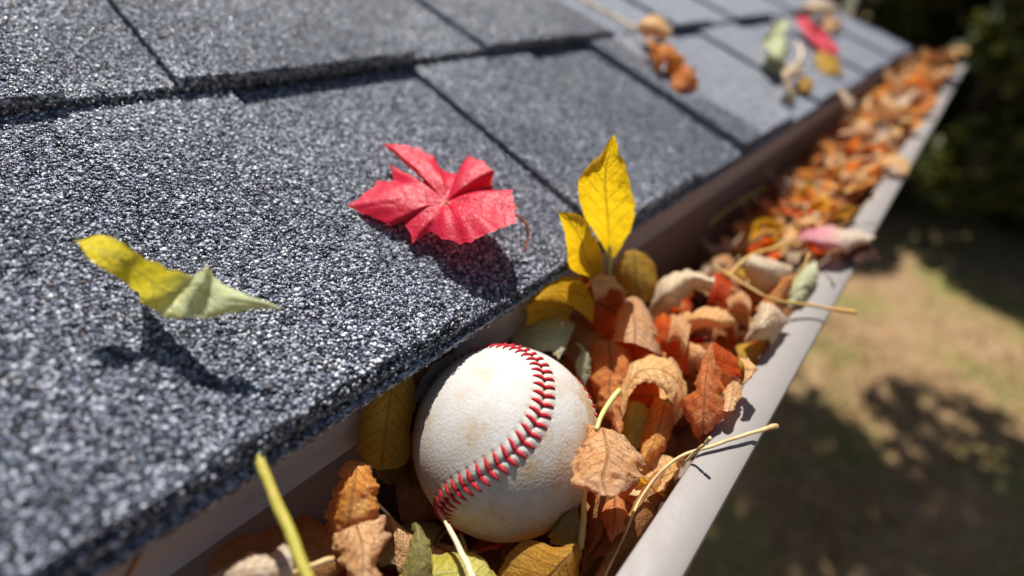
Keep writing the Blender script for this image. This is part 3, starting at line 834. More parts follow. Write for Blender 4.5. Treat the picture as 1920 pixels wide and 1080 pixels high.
maple('maple_leaf', 'bright red lobed maple leaf lying on the shingles above the baseball', 'h', (836, 378, 10.2071), [
    (647, 384, 0.7), (678, 366, 1.4), (706, 337, 2.89333), (735, 341, 2.99446), (731, 311, 4.35448), (752, 323, 5.06104), (797, 343, 2.97154), (752, 299, 7.145), (714, 265, 6.675), (757, 272, 8.61292), (785, 277, 10.1646),
    (812, 294, 10.8279), (830, 318, 9.27675), (863, 325, 11.1758), (866, 306, 14.6533), (879, 288, 17.57), (908, 303, 20.6196), (927, 321, 21.8981), (924, 355, 12.922), (961, 357, 22.1), (970, 386, 22.1), (970, 418, 20.8),
    (927, 436, 19.3219), (884, 456, 14.5329), (863, 457, 11.1758), (828, 449, 8.9625), (806, 434, 5.2616), (773, 456, 2.71417), (761, 427, 2.49893), (750, 416, 1.89028), (731, 427, 1.02458), (706, 411, 0.826667), (678, 399, 0.7)],
    [0, 8, 15, 20, 24, 27], 'maple', amp=1.0, bulge=2.8, stems=[{'p': [(836, 380, 10.5), (880, 395, 13), (960, 400, 14), (990, 430, 9), (985, 470, 3)], 'r0': 0.7, 'r1': 0.6, 'mat': 'rust'}])
hero('leaf', 'tan curled dry leaf uppermost of the blurred orange cluster on the roof', 'h', [
    ((1192, 56, 8),), ((1205, 36, 16), (1210, 45, 20), (1206, 70, 8)), ((1230, 30, 17), (1233, 48, 21), (1228, 78, 7)), ((1252, 45, 15), (1250, 60, 16), (1240, 82, 6)), ((1262, 62, 9),)], 'tan', amp=2.99, jag=0.42, sc=0.17,
    stems=[{'p': [(1195, 56, 9), (1150, 30, 6), (1095, 2, 4), (1070, -14, 4)], 'r0': 1.6, 'r1': 1.3, 'mat': 'straw'}])
hero('leaf', 'curled orange leaf in the middle of the blurred cluster on the roof', 'h', [
    ((1213, 76, 9),), ((1228, 80, 17), (1234, 96, 17), (1226, 124, 6)), ((1255, 82, 18), (1256, 100, 19), (1245, 135, 6)), ((1275, 100, 14), (1270, 116, 12), (1262, 138, 5)), ((1285, 118, 6),)], 'bright', amp=3.22, jag=0.42, sc=0.17)
hero('leaf', 'bright orange leaf lowest of the blurred cluster on the roof', 'h', [
    ((1260, 130, 5),), ((1277, 118, 15), (1278, 140, 12), (1262, 172, 4)), ((1298, 124, 15), (1292, 148, 13), (1280, 178, 3)), ((1312, 145, 9), (1304, 160, 7), (1298, 172, 3)), ((1310, 170, 4),)], 'bright', amp=3.22, jag=0.42, sc=0.17)
hero('leaf', 'pale yellow green leaf standing on the far shingles', 'h', [
    ((1474, 130, 4),), ((1440, 104, 12), (1458, 106, 20), (1478, 100, 12)), ((1430, 76, 22), (1448, 78, 17), (1476, 70, 24)), ((1444, 50, 24), (1456, 54, 18), (1478, 48, 24)), ((1470, 34, 20),)], 'green', amp=3.22, jag=0.42, sc=0.17,
    stems=[{'p': [(1470, 128, 5), (1495, 118, 6), (1502, 100, 8), (1496, 80, 9)], 'r0': 2.2, 'r1': 2.0, 'mat': 'pale'}])
hero('leaf', 'cream curled leaf hanging below the pale green one on the far shingles', 'h', [
    ((1510, 122, 8),), ((1490, 120, 15), (1494, 130, 18), (1500, 142, 10)), ((1468, 132, 16), (1474, 145, 18), (1484, 155, 8)), ((1470, 160, 12), (1480, 170, 13), (1492, 178, 5)), ((1481, 198, 3),)], 'pale', amp=1.725, jag=0.42, sc=0.17)
hero('leaf', 'small mustard leaf beside the cream curled leaf on the far shingles', 'h', [
    ((1495, 150, 4),), ((1505, 142, 9), (1508, 155, 8), (1500, 172, 3)), ((1522, 150, 9), (1518, 162, 7), (1512, 175, 3)), ((1524, 172, 3),)], 'mustard', amp=1.38, jag=0.42, sc=0.17)
maple('maple_leaf', 'small crimson leaf on the far shingles near the roof corner', 'h', (1535, 72, 9), [
    (1488, 32, 12), (1508, 30, 18), (1515, 50, 14), (1530, 52, 16), (1548, 60, 16), (1552, 74, 12), (1575, 90, 12), (1572, 104, 8), (1545, 102, 5), (1532, 88, 5), (1515, 70, 6), (1498, 50, 8)], [0, 6], 'crimson', bulge=4, amp=1.6)
hero('leaf', 'cream curled leaf at the top edge beside the crimson leaf', 'h', [
    ((1502, 16, 10),), ((1510, 2, 20), (1520, 14, 24), (1514, 26, 10)), ((1540, -2, 22), (1542, 14, 26), (1538, 30, 10)), ((1562, 6, 18), (1564, 18, 18), (1556, 32, 8)), ((1574, 24, 8),)], 'pale', amp=2.3, jag=0.42, sc=0.17)
hero('leaf', 'brown curled leaf under the cream one at the top edge of the roof', 'h', [
    ((1535, 34, 6),), ((1545, 30, 14), (1552, 42, 12), (1545, 60, 4)), ((1570, 34, 14), (1568, 48, 11), (1562, 66, 4)), ((1580, 50, 5),)], 'tan', amp=2.3, jag=0.42, sc=0.17)
hero('leaf', 'amber leaf on the far shingles below the crimson leaf', 'h', [
    ((1526, 98, 5),), ((1545, 98, 12), (1545, 112, 9), (1535, 128, 3)), ((1570, 110, 12), (1565, 126, 9), (1556, 142, 3)), ((1584, 138, 4),)], 'mustard', amp=1.84, jag=0.42, sc=0.17)
hero('leaf', 'long cream leaf hanging over the far shingle edge into the gutter', 'z', [
    ((1556, 160, -108),), ((1560, 166, -108), (1572, 168, -104), (1582, 170, -108)), ((1576, 185, -112), (1586, 188, -108), (1600, 186, -114)), ((1580, 208, -122), (1592, 208, -118), (1606, 206, -124)), ((1588, 220, -132),)], 'pale', amp=1.84, jag=0.42, sc=0.17)

# ---- yellow leaves standing at the back of the gutter
hero('leaf', 'tall upright yellow leaf standing above the heap against the shingle edge', 'd', [
    ((1143, 492, 238),), ((1122, 448, 231), (1142, 450, 228), (1166, 462, 236)), ((1093, 398, 216), (1139, 402, 213), (1190, 408, 222)), ((1084, 350, 204), (1135, 356, 200), (1185, 362, 209)),
    ((1100, 312, 196), (1137, 314, 192), (1174, 318, 200)), ((1131, 280, 190), (1145, 283, 188), (1161, 284, 192)), ((1151, 252, 184),)], 'yellow', amp=0.7, jag=0.05,
    stems=[{'p': [(1143, 462, 229), (1143, 500, 238), (1140, 560, 246)], 'r0': 0.9, 'r1': 1.4, 'mat': 'green'}])
hero('leaf', 'narrow yellow leaf leaning left of the tall upright one', 'd', [
    ((1140, 525, 238),), ((1074, 508, 216), (1103, 492, 219), (1130, 482, 229)), ((1062, 462, 203), (1090, 452, 203), (1114, 440, 209)), ((1056, 428, 193), (1073, 420, 192), (1090, 405, 196)), ((1046, 397, 184),)], 'yellow', amp=0.7, jag=0.05)
hero('leaf', 'rounded dull yellow leaf in shade right of the tall upright one', 'd', [
    ((1200, 580, 250),), ((1158, 535, 250), (1195, 540, 246), (1232, 548, 254)), ((1152, 500, 248), (1192, 508, 245), (1236, 518, 255)), ((1164, 477, 246), (1190, 480, 246), (1217, 484, 252)), ((1188, 467, 248),)], 'mustard', amp=0.6, jag=0.05)
hero('leaf', 'short yellow leaf arching over at the left end of the heap', 'd', [
    ((1002, 563, 199),), ((1034, 522, 208), (1034, 546, 202), (1042, 566, 204)), ((1068, 514, 216), (1068, 546, 208), (1068, 574, 209)), ((1095, 528, 223), (1095, 556, 215), (1092, 590, 215)), ((1116, 562, 228), (1114, 580, 223), (1112, 606, 222))], 'yellow', tilt=0.15, amp=0.6)

# ---- crisp leaves right of the ball
hero('leaf', 'dark rust leaf rolled open in front of the yellow leaves', 'd', [
    ((1084, 516, 226), (1090, 562, 224), (1100, 606, 228)), ((1108, 511, 231), (1108, 562, 226), (1118, 626, 230)), ((1138, 518, 236), (1136, 575, 231), (1144, 650, 236)), ((1176, 552, 240), (1164, 592, 235), (1160, 655, 238))], 'rust', amp=0.9)
hero('leaf', 'tan lip of a rolled leaf at the foot of the tall yellow leaf', 'd', [
    ((1104, 518, 226), (1108, 532, 222), (1116, 564, 224)), ((1126, 512, 230), (1128, 528, 224), (1132, 558, 227)), ((1152, 519, 233), (1150, 532, 228), (1148, 542, 230)), ((1178, 552, 235),)], 'tan', amp=0.7)
hero('leaf', 'orange arched leaf with dark veins in the middle of the heap', 'd', [
    ((1168, 566, 234), (1186, 556, 230), (1206, 563, 234)), ((1155, 590, 228), (1187, 588, 216), (1224, 600, 226)), ((1150, 615, 224), (1191, 612, 212), (1233, 632, 222)), ((1146, 641, 224), (1190, 645, 211), (1236, 666, 221))], 'tan', tilt=0.17, amp=0.8)
hero('leaf', 'dark red underside leaf below the arched veined leaf', 'd', [
    ((1140, 636, 228), (1180, 640, 226), (1240, 655, 228)), ((1150, 670, 226), (1190, 672, 222), (1238, 680, 226)), ((1160, 700, 224), (1190, 705, 220), (1230, 710, 224))], 'rust', amp=0.7)
hero('leaf', 'crumpled orange leaf closest to the right side of the baseball', 'd', [
    ((1112, 646, 214), (1140, 638, 206), (1172, 652, 208)), ((1101, 682, 211), (1146, 684, 197), (1188, 690, 204)), ((1108, 722, 208), (1142, 728, 195), (1184, 734, 202)), ((1128, 768, 205), (1148, 770, 194), (1176, 776, 200)), ((1164, 835, 196),)], 'orange', tilt=0.12, amp=1.6, sc=0.16)
hero('leaf', 'tan leaf bent into a hood over a red hollow', 'd', [
    ((1164, 704, 208), (1166, 742, 194), (1164, 792, 188)), ((1192, 670, 209), (1194, 700, 192), (1190, 730, 186)), ((1230, 664, 209), (1234, 690, 190), (1224, 721, 184)), ((1266, 680, 208), (1272, 716, 192), (1262, 757, 186)), ((1288, 722, 206), (1286, 764, 195), (1266, 800, 189))], 'tan', amp=1.1, sc=0.14)
hero('leaf', 'red leaf glowing inside the hollow of the hooded leaf', 'd', [
    ((1170, 720, 207), (1172, 745, 204), (1176, 768, 203)), ((1200, 715, 209), (1202, 742, 206), (1206, 768, 204)), ((1236, 720, 209), (1238, 745, 206), (1240, 775, 204))], 'rust', amp=0.7)
hero('leaf', 'olive green leaf deep inside the hollow below the hooded leaf', 'd', [
    ((1165, 770, 202), (1190, 752, 200), (1222, 772, 203)), ((1164, 800, 200), (1192, 798, 196), (1222, 800, 201)), ((1166, 836, 198), (1190, 840, 196), (1214, 836, 199))], 'lime', amp=0.7)
hero('leaf', 'orange leaf slanting down from the hood towards the lip', 'd', [
    ((1228, 742, 197), (1248, 752, 191), (1270, 775, 194)), ((1212, 790, 196), (1236, 800, 188), (1262, 806, 193)), ((1200, 830, 194), (1222, 838, 187), (1246, 846, 191)), ((1196, 876, 190),)], 'orange', tilt=0.1, amp=0.8)
hero('leaf', 'tall pointed orange leaf leaning on the inner edge of the lip', 'd', [
    ((1337, 642, 197),), ((1316, 682, 196), (1326, 690, 189), (1346, 690, 193)), ((1297, 722, 194), (1322, 730, 182), (1360, 742, 189)), ((1286, 762, 193), (1320, 770, 179), (1368, 768, 187)), ((1288, 800, 191), (1318, 806, 179), (1352, 800, 186)), ((1324, 836, 184),)], 'orange', amp=1.2, sc=0.13)
hero('leaf', 'glowing red folded leaf behind the tall pointed orange leaf', 'd', [
    ((1337, 641, 196), (1343, 670, 192), (1352, 702, 191)), ((1358, 650, 198), (1365, 682, 195), (1374, 708, 194)), ((1382, 668, 198), (1386, 690, 196), (1392, 704, 196))], 'rust', amp=0.7)
hero('leaf', 'tan curled flap touching the lip beside the red folded leaf', 'd', [
    ((1383, 667, 195), (1396, 690, 190), (1390, 722, 190)), ((1404, 672, 193), (1412, 692, 187), (1402, 716, 188)), ((1423, 692, 190),)], 'tan', tilt=0.12, amp=0.7)
hero('leaf', 'orange leaf tucked under the curled flap along the lip', 'd', [
    ((1350, 705, 196), (1372, 704, 193), (1392, 714, 194)), ((1355, 735, 192), (1374, 736, 189), (1390, 735, 192)), ((1352, 770, 189), (1366, 772, 186), (1378, 765, 189))], 'tan', tilt=0.15, amp=1.0)
hero('leaf', 'crinkled tan leaf resting against the lower right of the baseball', 'd', [
    ((1093, 807, 157), (1130, 801, 151), (1176, 826, 158)), ((1086, 834, 155), (1136, 830, 147), (1206, 852, 157)), ((1080, 860, 153), (1140, 856, 145), (1209, 878, 156)), ((1070, 906, 151), (1130, 900, 146), (1200, 902, 154)), ((1110, 916, 150), (1138, 930, 147), (1178, 922, 152))], 'tan', tilt=0.14, amp=1.7, sc=0.22, nu=46, nv=25, jag=0.16,
    stems=[{'p': [(1118, 806, 158), (1132, 772, 164), (1162, 730, 172)], 'r0': 0.75, 'r1': 1.1, 'mat': 'green'}, {'p': [(1096, 918, 153), (1094, 970, 151), (1089, 1026, 150)], 'r0': 0.8, 'r1': 1.1, 'mat': 'ochre'}])
hero('leaf', 'small glowing orange leaf below the crinkled tan leaf', 'd', [
    ((1146, 908, 156), (1168, 897, 153), (1200, 888, 157)), ((1150, 922, 155), (1174, 914, 152), (1198, 902, 156)), ((1172, 934, 155),)], 'rust', amp=0.6)

# ---- bottom of the picture
hero('leaf', 'veined tan leaf with pale midrib at the bottom edge below the ball', 'd', [
    ((1090, 1019, 150),), ((1042, 1024, 151), (1062, 1046, 147), (1084, 1072, 150)), ((985, 1012, 153), (1034, 1078, 145), (1080, 1112, 150)), ((945, 1050, 153), (1003, 1112, 144), (1060, 1150, 149)), ((935, 1088, 152), (975, 1140, 146), (1030, 1172, 149)), ((950, 1175, 148),)], 'mustard', amp=0.5, jag=0.04)
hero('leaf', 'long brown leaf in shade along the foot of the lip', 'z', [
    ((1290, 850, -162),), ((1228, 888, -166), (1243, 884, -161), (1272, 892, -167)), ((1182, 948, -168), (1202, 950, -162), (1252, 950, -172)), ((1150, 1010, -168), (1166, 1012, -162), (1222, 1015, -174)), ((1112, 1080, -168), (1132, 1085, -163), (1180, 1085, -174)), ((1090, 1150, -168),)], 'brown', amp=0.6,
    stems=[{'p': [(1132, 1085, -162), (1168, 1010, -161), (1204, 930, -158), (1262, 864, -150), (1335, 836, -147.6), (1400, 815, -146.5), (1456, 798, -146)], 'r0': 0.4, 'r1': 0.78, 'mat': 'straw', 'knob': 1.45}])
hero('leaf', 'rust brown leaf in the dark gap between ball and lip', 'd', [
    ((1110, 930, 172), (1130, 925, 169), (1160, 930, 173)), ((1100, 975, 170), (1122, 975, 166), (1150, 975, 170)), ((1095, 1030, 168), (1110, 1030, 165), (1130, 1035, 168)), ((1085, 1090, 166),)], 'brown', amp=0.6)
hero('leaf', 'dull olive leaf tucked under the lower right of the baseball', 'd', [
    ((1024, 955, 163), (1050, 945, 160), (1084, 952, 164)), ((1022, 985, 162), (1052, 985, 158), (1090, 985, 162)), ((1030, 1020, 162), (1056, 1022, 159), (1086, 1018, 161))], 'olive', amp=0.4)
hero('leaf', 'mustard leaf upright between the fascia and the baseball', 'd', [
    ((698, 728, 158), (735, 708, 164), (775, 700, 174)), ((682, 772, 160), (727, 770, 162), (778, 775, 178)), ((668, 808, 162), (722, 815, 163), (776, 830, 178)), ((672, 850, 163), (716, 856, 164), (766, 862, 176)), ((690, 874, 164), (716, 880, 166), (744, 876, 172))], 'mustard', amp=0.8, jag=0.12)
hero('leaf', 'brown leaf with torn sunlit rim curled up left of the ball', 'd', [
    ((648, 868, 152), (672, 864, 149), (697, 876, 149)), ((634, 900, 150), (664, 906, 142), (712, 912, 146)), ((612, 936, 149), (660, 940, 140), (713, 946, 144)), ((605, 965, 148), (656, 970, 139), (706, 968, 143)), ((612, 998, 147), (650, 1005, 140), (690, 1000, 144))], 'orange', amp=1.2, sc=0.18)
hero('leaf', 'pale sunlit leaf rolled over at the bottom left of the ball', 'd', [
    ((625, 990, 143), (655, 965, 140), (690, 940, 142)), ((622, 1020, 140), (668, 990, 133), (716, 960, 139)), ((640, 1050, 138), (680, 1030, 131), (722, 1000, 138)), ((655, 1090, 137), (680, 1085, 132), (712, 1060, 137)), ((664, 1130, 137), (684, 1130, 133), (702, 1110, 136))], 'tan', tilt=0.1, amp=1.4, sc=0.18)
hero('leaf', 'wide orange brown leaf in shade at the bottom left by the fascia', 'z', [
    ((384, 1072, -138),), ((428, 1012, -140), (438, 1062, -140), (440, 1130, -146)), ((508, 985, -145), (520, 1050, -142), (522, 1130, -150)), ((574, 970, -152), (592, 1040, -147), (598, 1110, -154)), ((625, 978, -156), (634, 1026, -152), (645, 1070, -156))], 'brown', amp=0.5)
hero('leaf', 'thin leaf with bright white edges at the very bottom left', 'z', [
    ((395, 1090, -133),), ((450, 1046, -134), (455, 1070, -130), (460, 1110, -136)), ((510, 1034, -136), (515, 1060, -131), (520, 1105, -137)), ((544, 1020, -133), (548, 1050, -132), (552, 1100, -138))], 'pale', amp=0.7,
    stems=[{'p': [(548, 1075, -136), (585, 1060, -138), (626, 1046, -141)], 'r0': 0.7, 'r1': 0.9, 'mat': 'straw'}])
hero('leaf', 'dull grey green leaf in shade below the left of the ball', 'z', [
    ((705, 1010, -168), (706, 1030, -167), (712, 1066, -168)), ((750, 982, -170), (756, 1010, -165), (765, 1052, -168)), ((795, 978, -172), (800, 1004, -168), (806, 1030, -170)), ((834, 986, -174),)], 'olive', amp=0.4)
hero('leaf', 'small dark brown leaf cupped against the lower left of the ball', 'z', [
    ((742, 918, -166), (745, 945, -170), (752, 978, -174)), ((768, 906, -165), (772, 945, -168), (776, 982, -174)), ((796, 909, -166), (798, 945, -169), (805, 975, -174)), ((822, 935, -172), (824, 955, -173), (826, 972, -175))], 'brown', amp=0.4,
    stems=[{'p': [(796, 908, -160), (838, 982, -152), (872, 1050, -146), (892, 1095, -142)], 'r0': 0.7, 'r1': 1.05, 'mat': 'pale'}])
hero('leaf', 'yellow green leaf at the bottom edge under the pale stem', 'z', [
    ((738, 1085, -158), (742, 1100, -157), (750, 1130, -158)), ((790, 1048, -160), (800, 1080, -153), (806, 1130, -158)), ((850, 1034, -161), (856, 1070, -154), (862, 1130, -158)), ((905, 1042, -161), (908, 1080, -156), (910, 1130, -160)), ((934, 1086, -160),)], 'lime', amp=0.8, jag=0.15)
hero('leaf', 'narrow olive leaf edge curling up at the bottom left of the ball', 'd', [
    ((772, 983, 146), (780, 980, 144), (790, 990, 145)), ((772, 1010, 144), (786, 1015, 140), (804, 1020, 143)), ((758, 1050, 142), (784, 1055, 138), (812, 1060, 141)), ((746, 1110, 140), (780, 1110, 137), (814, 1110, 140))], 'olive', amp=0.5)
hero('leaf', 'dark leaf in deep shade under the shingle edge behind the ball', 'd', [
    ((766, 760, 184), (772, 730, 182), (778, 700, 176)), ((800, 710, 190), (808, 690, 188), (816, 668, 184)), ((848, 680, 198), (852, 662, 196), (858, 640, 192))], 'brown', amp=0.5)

# ---- behind the ball
hero('leaf', 'pale green leaf with a sunlit patch directly behind the baseball', 'd', [
    ((955, 622, 226), (962, 640, 220), (970, 660, 216)), ((1004, 588, 224), (1010, 622, 214), (1014, 658, 210)), ((1050, 592, 221), (1052, 622, 212), (1040, 664, 209)), ((1078, 608, 219), (1066, 640, 213), (1046, 676, 209))], 'green', tilt=0.12, amp=0.7)
hero('leaf', 'brown leaf in shade between the pale green leaf and the orange heap', 'd', [
    ((1040, 585, 236), (1050, 610, 230), (1046, 660, 222)), ((1085, 590, 236), (1088, 630, 228), (1080, 690, 220)), ((1130, 605, 236), (1130, 650, 228), (1122, 720, 220))], 'brown', amp=0.7)
hero('leaf', 'dull orange leaf under the arching yellow leaf by the shingles', 'd', [
    ((985, 575, 212), (990, 592, 214), (985, 612, 216)), ((1030, 555, 220), (1032, 580, 222), (1025, 606, 224)), ((1075, 575, 230), (1070, 592, 228), (1062, 615, 228))], 'mustard', amp=0.7)
hero('leaf', 'small pale green scrap of leaf right of the baseball top', 'd', [
    ((1078, 640, 214), (1086, 644, 211), (1090, 652, 212)), ((1090, 655, 212), (1100, 662, 208), (1106, 668, 210)), ((1078, 690, 209), (1092, 698, 206), (1108, 700, 208)), ((1096, 725, 206),)], 'green', amp=0.5)

# ---- blurred leaves farther along
hero('leaf', 'long pale leaf arching across the gutter behind the orange heap', 'z', [
    ((1211, 585, -152), (1218, 592, -154), (1226, 600, -158)), ((1238, 526, -136), (1250, 550, -132), (1264, 578, -146)), ((1290, 506, -131), (1296, 522, -128), (1304, 548, -142)), ((1340, 520, -132), (1338, 532, -130), (1328, 556, -143))], 'pale', amp=1.0)
hero('leaf', 'deep red leaf behind the long pale arching leaf', 'z', [
    ((1322, 530, -140), (1330, 550, -142), (1318, 585, -150)), ((1345, 510, -138), (1352, 535, -140), (1345, 575, -150)), ((1372, 530, -142), (1370, 550, -142), (1362, 580, -150))], 'rust', amp=0.9)
hero('leaf', 'spotted tan leaf bowed over in front of the pale arching leaf', 'z', [
    ((1280, 588, -144), (1284, 602, -139), (1290, 622, -148)), ((1318, 574, -137), (1324, 596, -131), (1330, 612, -142)), ((1356, 580, -138), (1358, 602, -132), (1352, 620, -142)), ((1382, 604, -143),)], 'tan', amp=0.9)
hero('leaf', 'tan flap lit by the sun beside a red leaf in the heap', 'z', [
    ((1254, 592, -142), (1250, 620, -142), (1248, 652, -146)), ((1276, 586, -138), (1272, 612, -136), (1264, 640, -143)), ((1296, 604, -140), (1290, 640, -138), (1282, 676, -148))], 'tan', amp=0.9)
hero('leaf', 'red leaf upright between two tan leaves in the heap', 'z', [
    ((1226, 600, -142), (1230, 625, -143), (1236, 660, -148)), ((1240, 585, -138), (1244, 615, -139), (1248, 655, -147)), ((1258, 592, -140), (1258, 620, -141), (1258, 655, -148))], 'rust', amp=0.6)
hero('leaf', 'dark rust leaf hanging below the sunlit tan flap', 'z', [
    ((1244, 640, -149), (1248, 665, -151), (1252, 695, -154)), ((1268, 640, -148), (1270, 668, -149), (1272, 700, -154)), ((1288, 650, -149), (1290, 670, -150), (1290, 705, -155))], 'rust', amp=0.7)
hero('leaf', 'cream folded leaf pointing down near the lip', 'z', [
    ((1396, 642, -147),), ((1414, 592, -139), (1425, 612, -133), (1436, 638, -144)), ((1440, 567, -138), (1452, 588, -132), (1450, 646, -147)), ((1480, 602, -144),)], 'pale', amp=0.9)
hero('leaf', 'olive tan leaf in the shade below the cream folded leaf', 'z', [
    ((1378, 645, -152), (1384, 668, -153), (1386, 700, -158)), ((1420, 640, -150), (1424, 668, -150), (1420, 700, -157)), ((1466, 622, -150), (1466, 640, -150), (1452, 664, -156))], 'mustard', amp=0.7)
hero('leaf', 'buff leaf draped over a twig near the middle of the gutter', 'z', [
    ((1388, 488, -142), (1391, 500, -138), (1396, 518, -147)), ((1414, 476, -136), (1418, 498, -130), (1418, 548, -152)), ((1452, 488, -138), (1454, 506, -132), (1456, 564, -154)), ((1486, 500, -141), (1484, 512, -139), (1474, 556, -151))], 'pale', amp=0.9,
    stems=[{'p': [(1362, 522, -139), (1400, 484, -133), (1440, 468, -134), (1484, 456, -136)], 'r0': 1.0, 'r1': 1.3, 'mat': 'ochre'}])
hero('leaf', 'mint green leaf against the lip below the pink leaf', 'z', [
    ((1478, 548, -147), (1480, 566, -146), (1488, 582, -149)), ((1498, 506, -143), (1506, 532, -140), (1512, 556, -146)), ((1528, 486, -144), (1534, 502, -142), (1536, 520, -146))], 'green', amp=1.0)
hero('leaf', 'dark brown leaf bent over the lip beside the pink leaf', 'z', [
    ((1572, 468, -146),), ((1590, 450, -145.5), (1594, 463, -144.5), (1586, 484, -145.5)), ((1612, 452, -145), (1616, 470, -143.5), (1610, 492, -145.5)), ((1634, 458, -146), (1636, 474, -146), (1632, 490, -147.5)), ((1654, 488, -152),)], 'dark', amp=0.4, inside=False)
hero('leaf', 'pink and cream leaf lying over the gutter lip', 'z', [
    ((1492, 446, -146), (1495, 452, -144), (1500, 460, -147)), ((1520, 427, -140), (1530, 446, -134), (1538, 474, -143)), ((1570, 426, -137), (1576, 448, -132), (1580, 476, -141)), ((1608, 430, -139), (1612, 445, -135), (1608, 462, -140)), ((1642, 446, -140),)], 'pink', amp=1.7)
hero('leaf', 'buff curled leaf between the spotted tan leaf and the pale folded one', 'z', [
    ((1360, 560, -146), (1366, 575, -142), (1366, 596, -149)), ((1386, 545, -140), (1390, 562, -136), (1392, 590, -146)), ((1406, 560, -143), (1408, 580, -140), (1404, 604, -148))], 'tan', amp=1.2)
hero('leaf', 'pinkish tan leaf low between the tan flap and the tall pointed leaf', 'z', [
    ((1286, 640, -148), (1290, 655, -146), (1288, 680, -151)), ((1310, 645, -145), (1312, 662, -143), (1306, 690, -151)), ((1332, 660, -148), (1330, 672, -147), (1322, 692, -152))], 'tan', amp=0.9)
tw = stem(None, [at_z(1338, 498, -137), at_z(1400, 536, -137), at_z(1450, 562, -139), at_z(1520, 572, -143), at_z(1606, 588, -142)], 0.75, 1.0, 'ochre', 'twig', knob=1.3)
recentre(tw); tag(tw, 'thin ochre leaf stem crossing the lip beyond the heap', 'twig')
s2 = stem(None, [at_d(600, 1150, 108), at_d(574, 1075, 112), at_d(525, 955, 120), at_d(484, 850, 127), at_d(458, 798, 132)], 1.35, 1.5, 'olive', 'twig', knob=1.3)
recentre(s2); tag(s2, 'thick olive leaf stem sticking up in the blurred foreground', 'twig')
s3 = stem(None, [at_d(215, 1120, 116), at_d(250, 1060, 118), at_d(292, 985, 124), at_d(342, 934, 132)], 0.7, 0.7, 'rust', 'twig')
recentre(s3); tag(s3, 'thin dark red stem at the lower left shingle edge', 'twig')
s4 = stem(None, [at_z(1330, 420, -152), at_z(1375, 385, -150), at_z(1432, 352, -147)], 0.9, 0.8, 'olive', 'twig')
recentre(s4); tag(s4, 'faint olive stem along the fascia in the dark of the gutter', 'twig')

# ---- random leaves
def ovate(L, Wd, bend, cup, twist, nu=15, nv=9, seed=0, amp=1.2):
    """local grid of a curled leaf, mm, base at the origin"""
    G = np.zeros((nu, nv, 3)); p = np.zeros(3); ang = -bend * 0.5
    for i in range(nu):
        u = i / (nu - 1)
        w = Wd * 0.5 * (math.sin(math.pi * min(1, u ** 0.78)) ** 1.1 if 0 < u < 1 else 0.02)
        d = np.array([math.cos(ang), 0, math.sin(ang)]); nrm = np.array([-math.sin(ang), 0, math.cos(ang)]); sd = np.array([0, 1, 0])
        tw_ = twist * (u - .5); s2_ = sd * math.cos(tw_) + nrm * math.sin(tw_); n2 = nrm * math.cos(tw_) - sd * math.sin(tw_)
        c = cup * (0.6 + 0.4 * math.sin(math.pi * u)) + 1e-3
        for j in range(nv):
            a = (j / (nv - 1)) * 2 - 1
            G[i, j] = p + s2_ * (w * math.sin(c * a) / c) + n2 * (w * (1 - math.cos(c * a)) / abs(c) * (1 if c > 0 else -1))
        p = p + d * L / (nu - 1); ang += bend / (nu - 1)
    G -= G.mean((0, 1)); return G
def rot3(a, b, c):
    return np.array(Matrix.Rotation(a, 3, 'Z') @ Matrix.Rotation(b, 3, 'Y') @ Matrix.Rotation(c, 3, 'X'))
lr = random.Random(21)
def rand_leaf(x, y, z, mat, L, label, group, tiltmax=0.6, curl=1.0, cat='leaf', with_stem=True):
    G = ovate(L, L * lr.uniform(.5, .75), lr.choice([-1, 1]) * lr.uniform(0.4, 3.0) * curl, lr.choice([-1, 1]) * lr.uniform(0.5, 2.7) * curl, lr.uniform(-2.0, 2.0), 19, 13)
    Rm = rot3(lr.uniform(0, 6.28), lr.uniform(-tiltmax, tiltmax), lr.uniform(-tiltmax, tiltmax))
    G = G @ Rm.T + np.array([x, y, z])
    G = clampg(G)
    o = grid_mesh('leaf', G, LM[mat], lr.uniform(0.8, 1.9), 0.13, lr.randint(1, 99), 0.22)
    recentre(o); tag(o, label, cat, group)
    if with_stem and lr.random() < 0.5:
        bpy.context.view_layer.update()
        b = G[0, 6]; d = G[0, 6] - G[3, 6]; d = d / (np.linalg.norm(d) + 1e-6)
        pts = [b, b + d * L * .2 + np.array([0, 0, 1.0]), b + d * L * .42 + np.array([lr.uniform(-3, 3), lr.uniform(-3, 3), 2])]
        pts = [clampg(p.reshape(1, 1, 3))[0, 0] for p in pts]
        stem(o, pts, 0.45, 0.75, lr.choice(['straw', 'ochre', 'pale', 'rust']))
    return o
FAR = ['tan', 'orange', 'tan', 'tan', 'rust', 'pale', 'tan', 'orange', 'tan', 'mustard', 'pale', 'orange']
def where(x, y):
    side = 'against the lip' if x > -50 else ('on the shingle side' if x < -85 else 'in the middle')
    st = ('behind the crisp heap', 'level with the pink leaf', 'past the pink leaf')[min(2, int((y - 235) / 120))] if y < 575 else ('where it starts rising', 'half way along', 'nearing the roof corner', 'at the gutter end')[min(3, int((y - 560) / 265))]
    return side, st
NM = {'tan': 'tan', 'bright': 'bright orange', 'orange': 'orange', 'rust': 'rust red', 'pale': 'cream', 'brown': 'brown', 'mustard': 'mustard', 'green': 'pale green', 'olive': 'olive'}
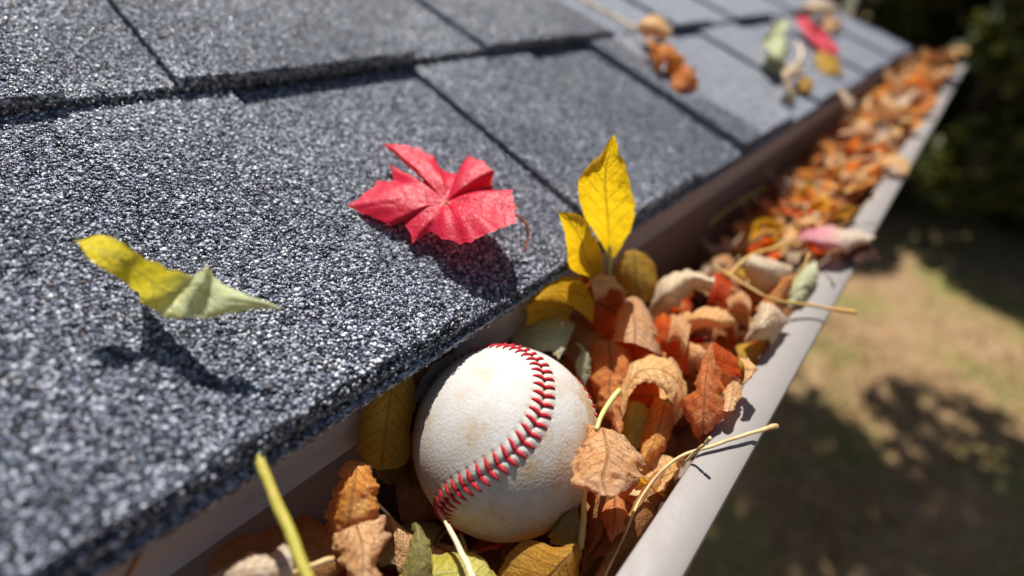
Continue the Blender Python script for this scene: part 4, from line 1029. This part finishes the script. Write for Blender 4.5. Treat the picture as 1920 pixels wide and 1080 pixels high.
# deep leaves round the ball and under the crisp heap
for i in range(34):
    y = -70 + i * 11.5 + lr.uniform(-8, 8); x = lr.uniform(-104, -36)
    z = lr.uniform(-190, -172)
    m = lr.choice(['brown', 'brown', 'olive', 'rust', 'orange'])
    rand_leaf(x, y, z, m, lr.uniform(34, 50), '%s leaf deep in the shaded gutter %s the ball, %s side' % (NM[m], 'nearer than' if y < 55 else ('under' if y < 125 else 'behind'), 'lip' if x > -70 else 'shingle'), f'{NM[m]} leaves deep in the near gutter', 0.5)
# crumpled leaves packed tightly against the ball, just below the crisp ones
for i in range(46):
    y = -55 + i * 6.6 + lr.uniform(-6, 6)
    x = lr.uniform(-110, -34) if (y < 45 or y > 130) else lr.choice([lr.uniform(-46, -32), lr.uniform(-44, -30), lr.uniform(-116, -108)])
    z = lr.uniform(-178, -161) - (4 if y < 60 else 0)
    m = lr.choice(['orange', 'tan', 'brown', 'orange', 'rust', 'mustard', 'tan'])
    rand_leaf(x, y, z, m, lr.uniform(32, 48), '%s crumpled leaf packed %s the ball, %s side' % (NM[m], 'in front of' if y < 55 else ('beside' if y < 125 else 'behind'), 'lip' if x > -70 else 'shingle'), f'{NM[m]} crumpled leaves round the ball', 0.6)
# the blurred middle: low and dark at the fascia side, higher and sunlit at the lip side
for i in range(70):
    y = 235 + 340 * (i / 70) + lr.uniform(-12, 12)
    f = lr.random() ** 0.7
    x = -106 + 74 * f
    z = -184 + 36 * f + min(1, max(0, (y - 300) / 250)) * 12 + lr.uniform(-7, 5)
    m = lr.choice(FAR)
    rand_leaf(x, y, min(z, -140), m, lr.uniform(28, 44), '%s leaf %s of the gutter, %s' % (NM[m], *where(x, y)), f'{NM[m]} leaves in the middle of the gutter', 0.7)
for i in range(110):
    y = 560 + 1050 * (i / 110) + lr.uniform(-14, 14)
    x = lr.uniform(-100, -30)
    top = -150 + 22 * min(1, (y - 560) / 500)
    z = top + lr.uniform(-14, 10) - 12 * (x < -85)
    m = lr.choice(['tan', 'tan', 'pale', 'tan', 'orange', 'tan', 'tan', 'pale', 'brown'])
    rand_leaf(x, y, z, m, lr.uniform(34, 66), '%s leaf %s of the far heap, %s' % (NM[m], *where(x, y)), f'{NM[m]} leaves at the far end of the gutter', 0.7, with_stem=False)
rand_leaf(-22, 560, -141, 'tan', 46, 'tan leaf lying across the lip at the far part of the gutter', None, 0.2, 0.5)
# the litter below, too deep to tell leaf from leaf
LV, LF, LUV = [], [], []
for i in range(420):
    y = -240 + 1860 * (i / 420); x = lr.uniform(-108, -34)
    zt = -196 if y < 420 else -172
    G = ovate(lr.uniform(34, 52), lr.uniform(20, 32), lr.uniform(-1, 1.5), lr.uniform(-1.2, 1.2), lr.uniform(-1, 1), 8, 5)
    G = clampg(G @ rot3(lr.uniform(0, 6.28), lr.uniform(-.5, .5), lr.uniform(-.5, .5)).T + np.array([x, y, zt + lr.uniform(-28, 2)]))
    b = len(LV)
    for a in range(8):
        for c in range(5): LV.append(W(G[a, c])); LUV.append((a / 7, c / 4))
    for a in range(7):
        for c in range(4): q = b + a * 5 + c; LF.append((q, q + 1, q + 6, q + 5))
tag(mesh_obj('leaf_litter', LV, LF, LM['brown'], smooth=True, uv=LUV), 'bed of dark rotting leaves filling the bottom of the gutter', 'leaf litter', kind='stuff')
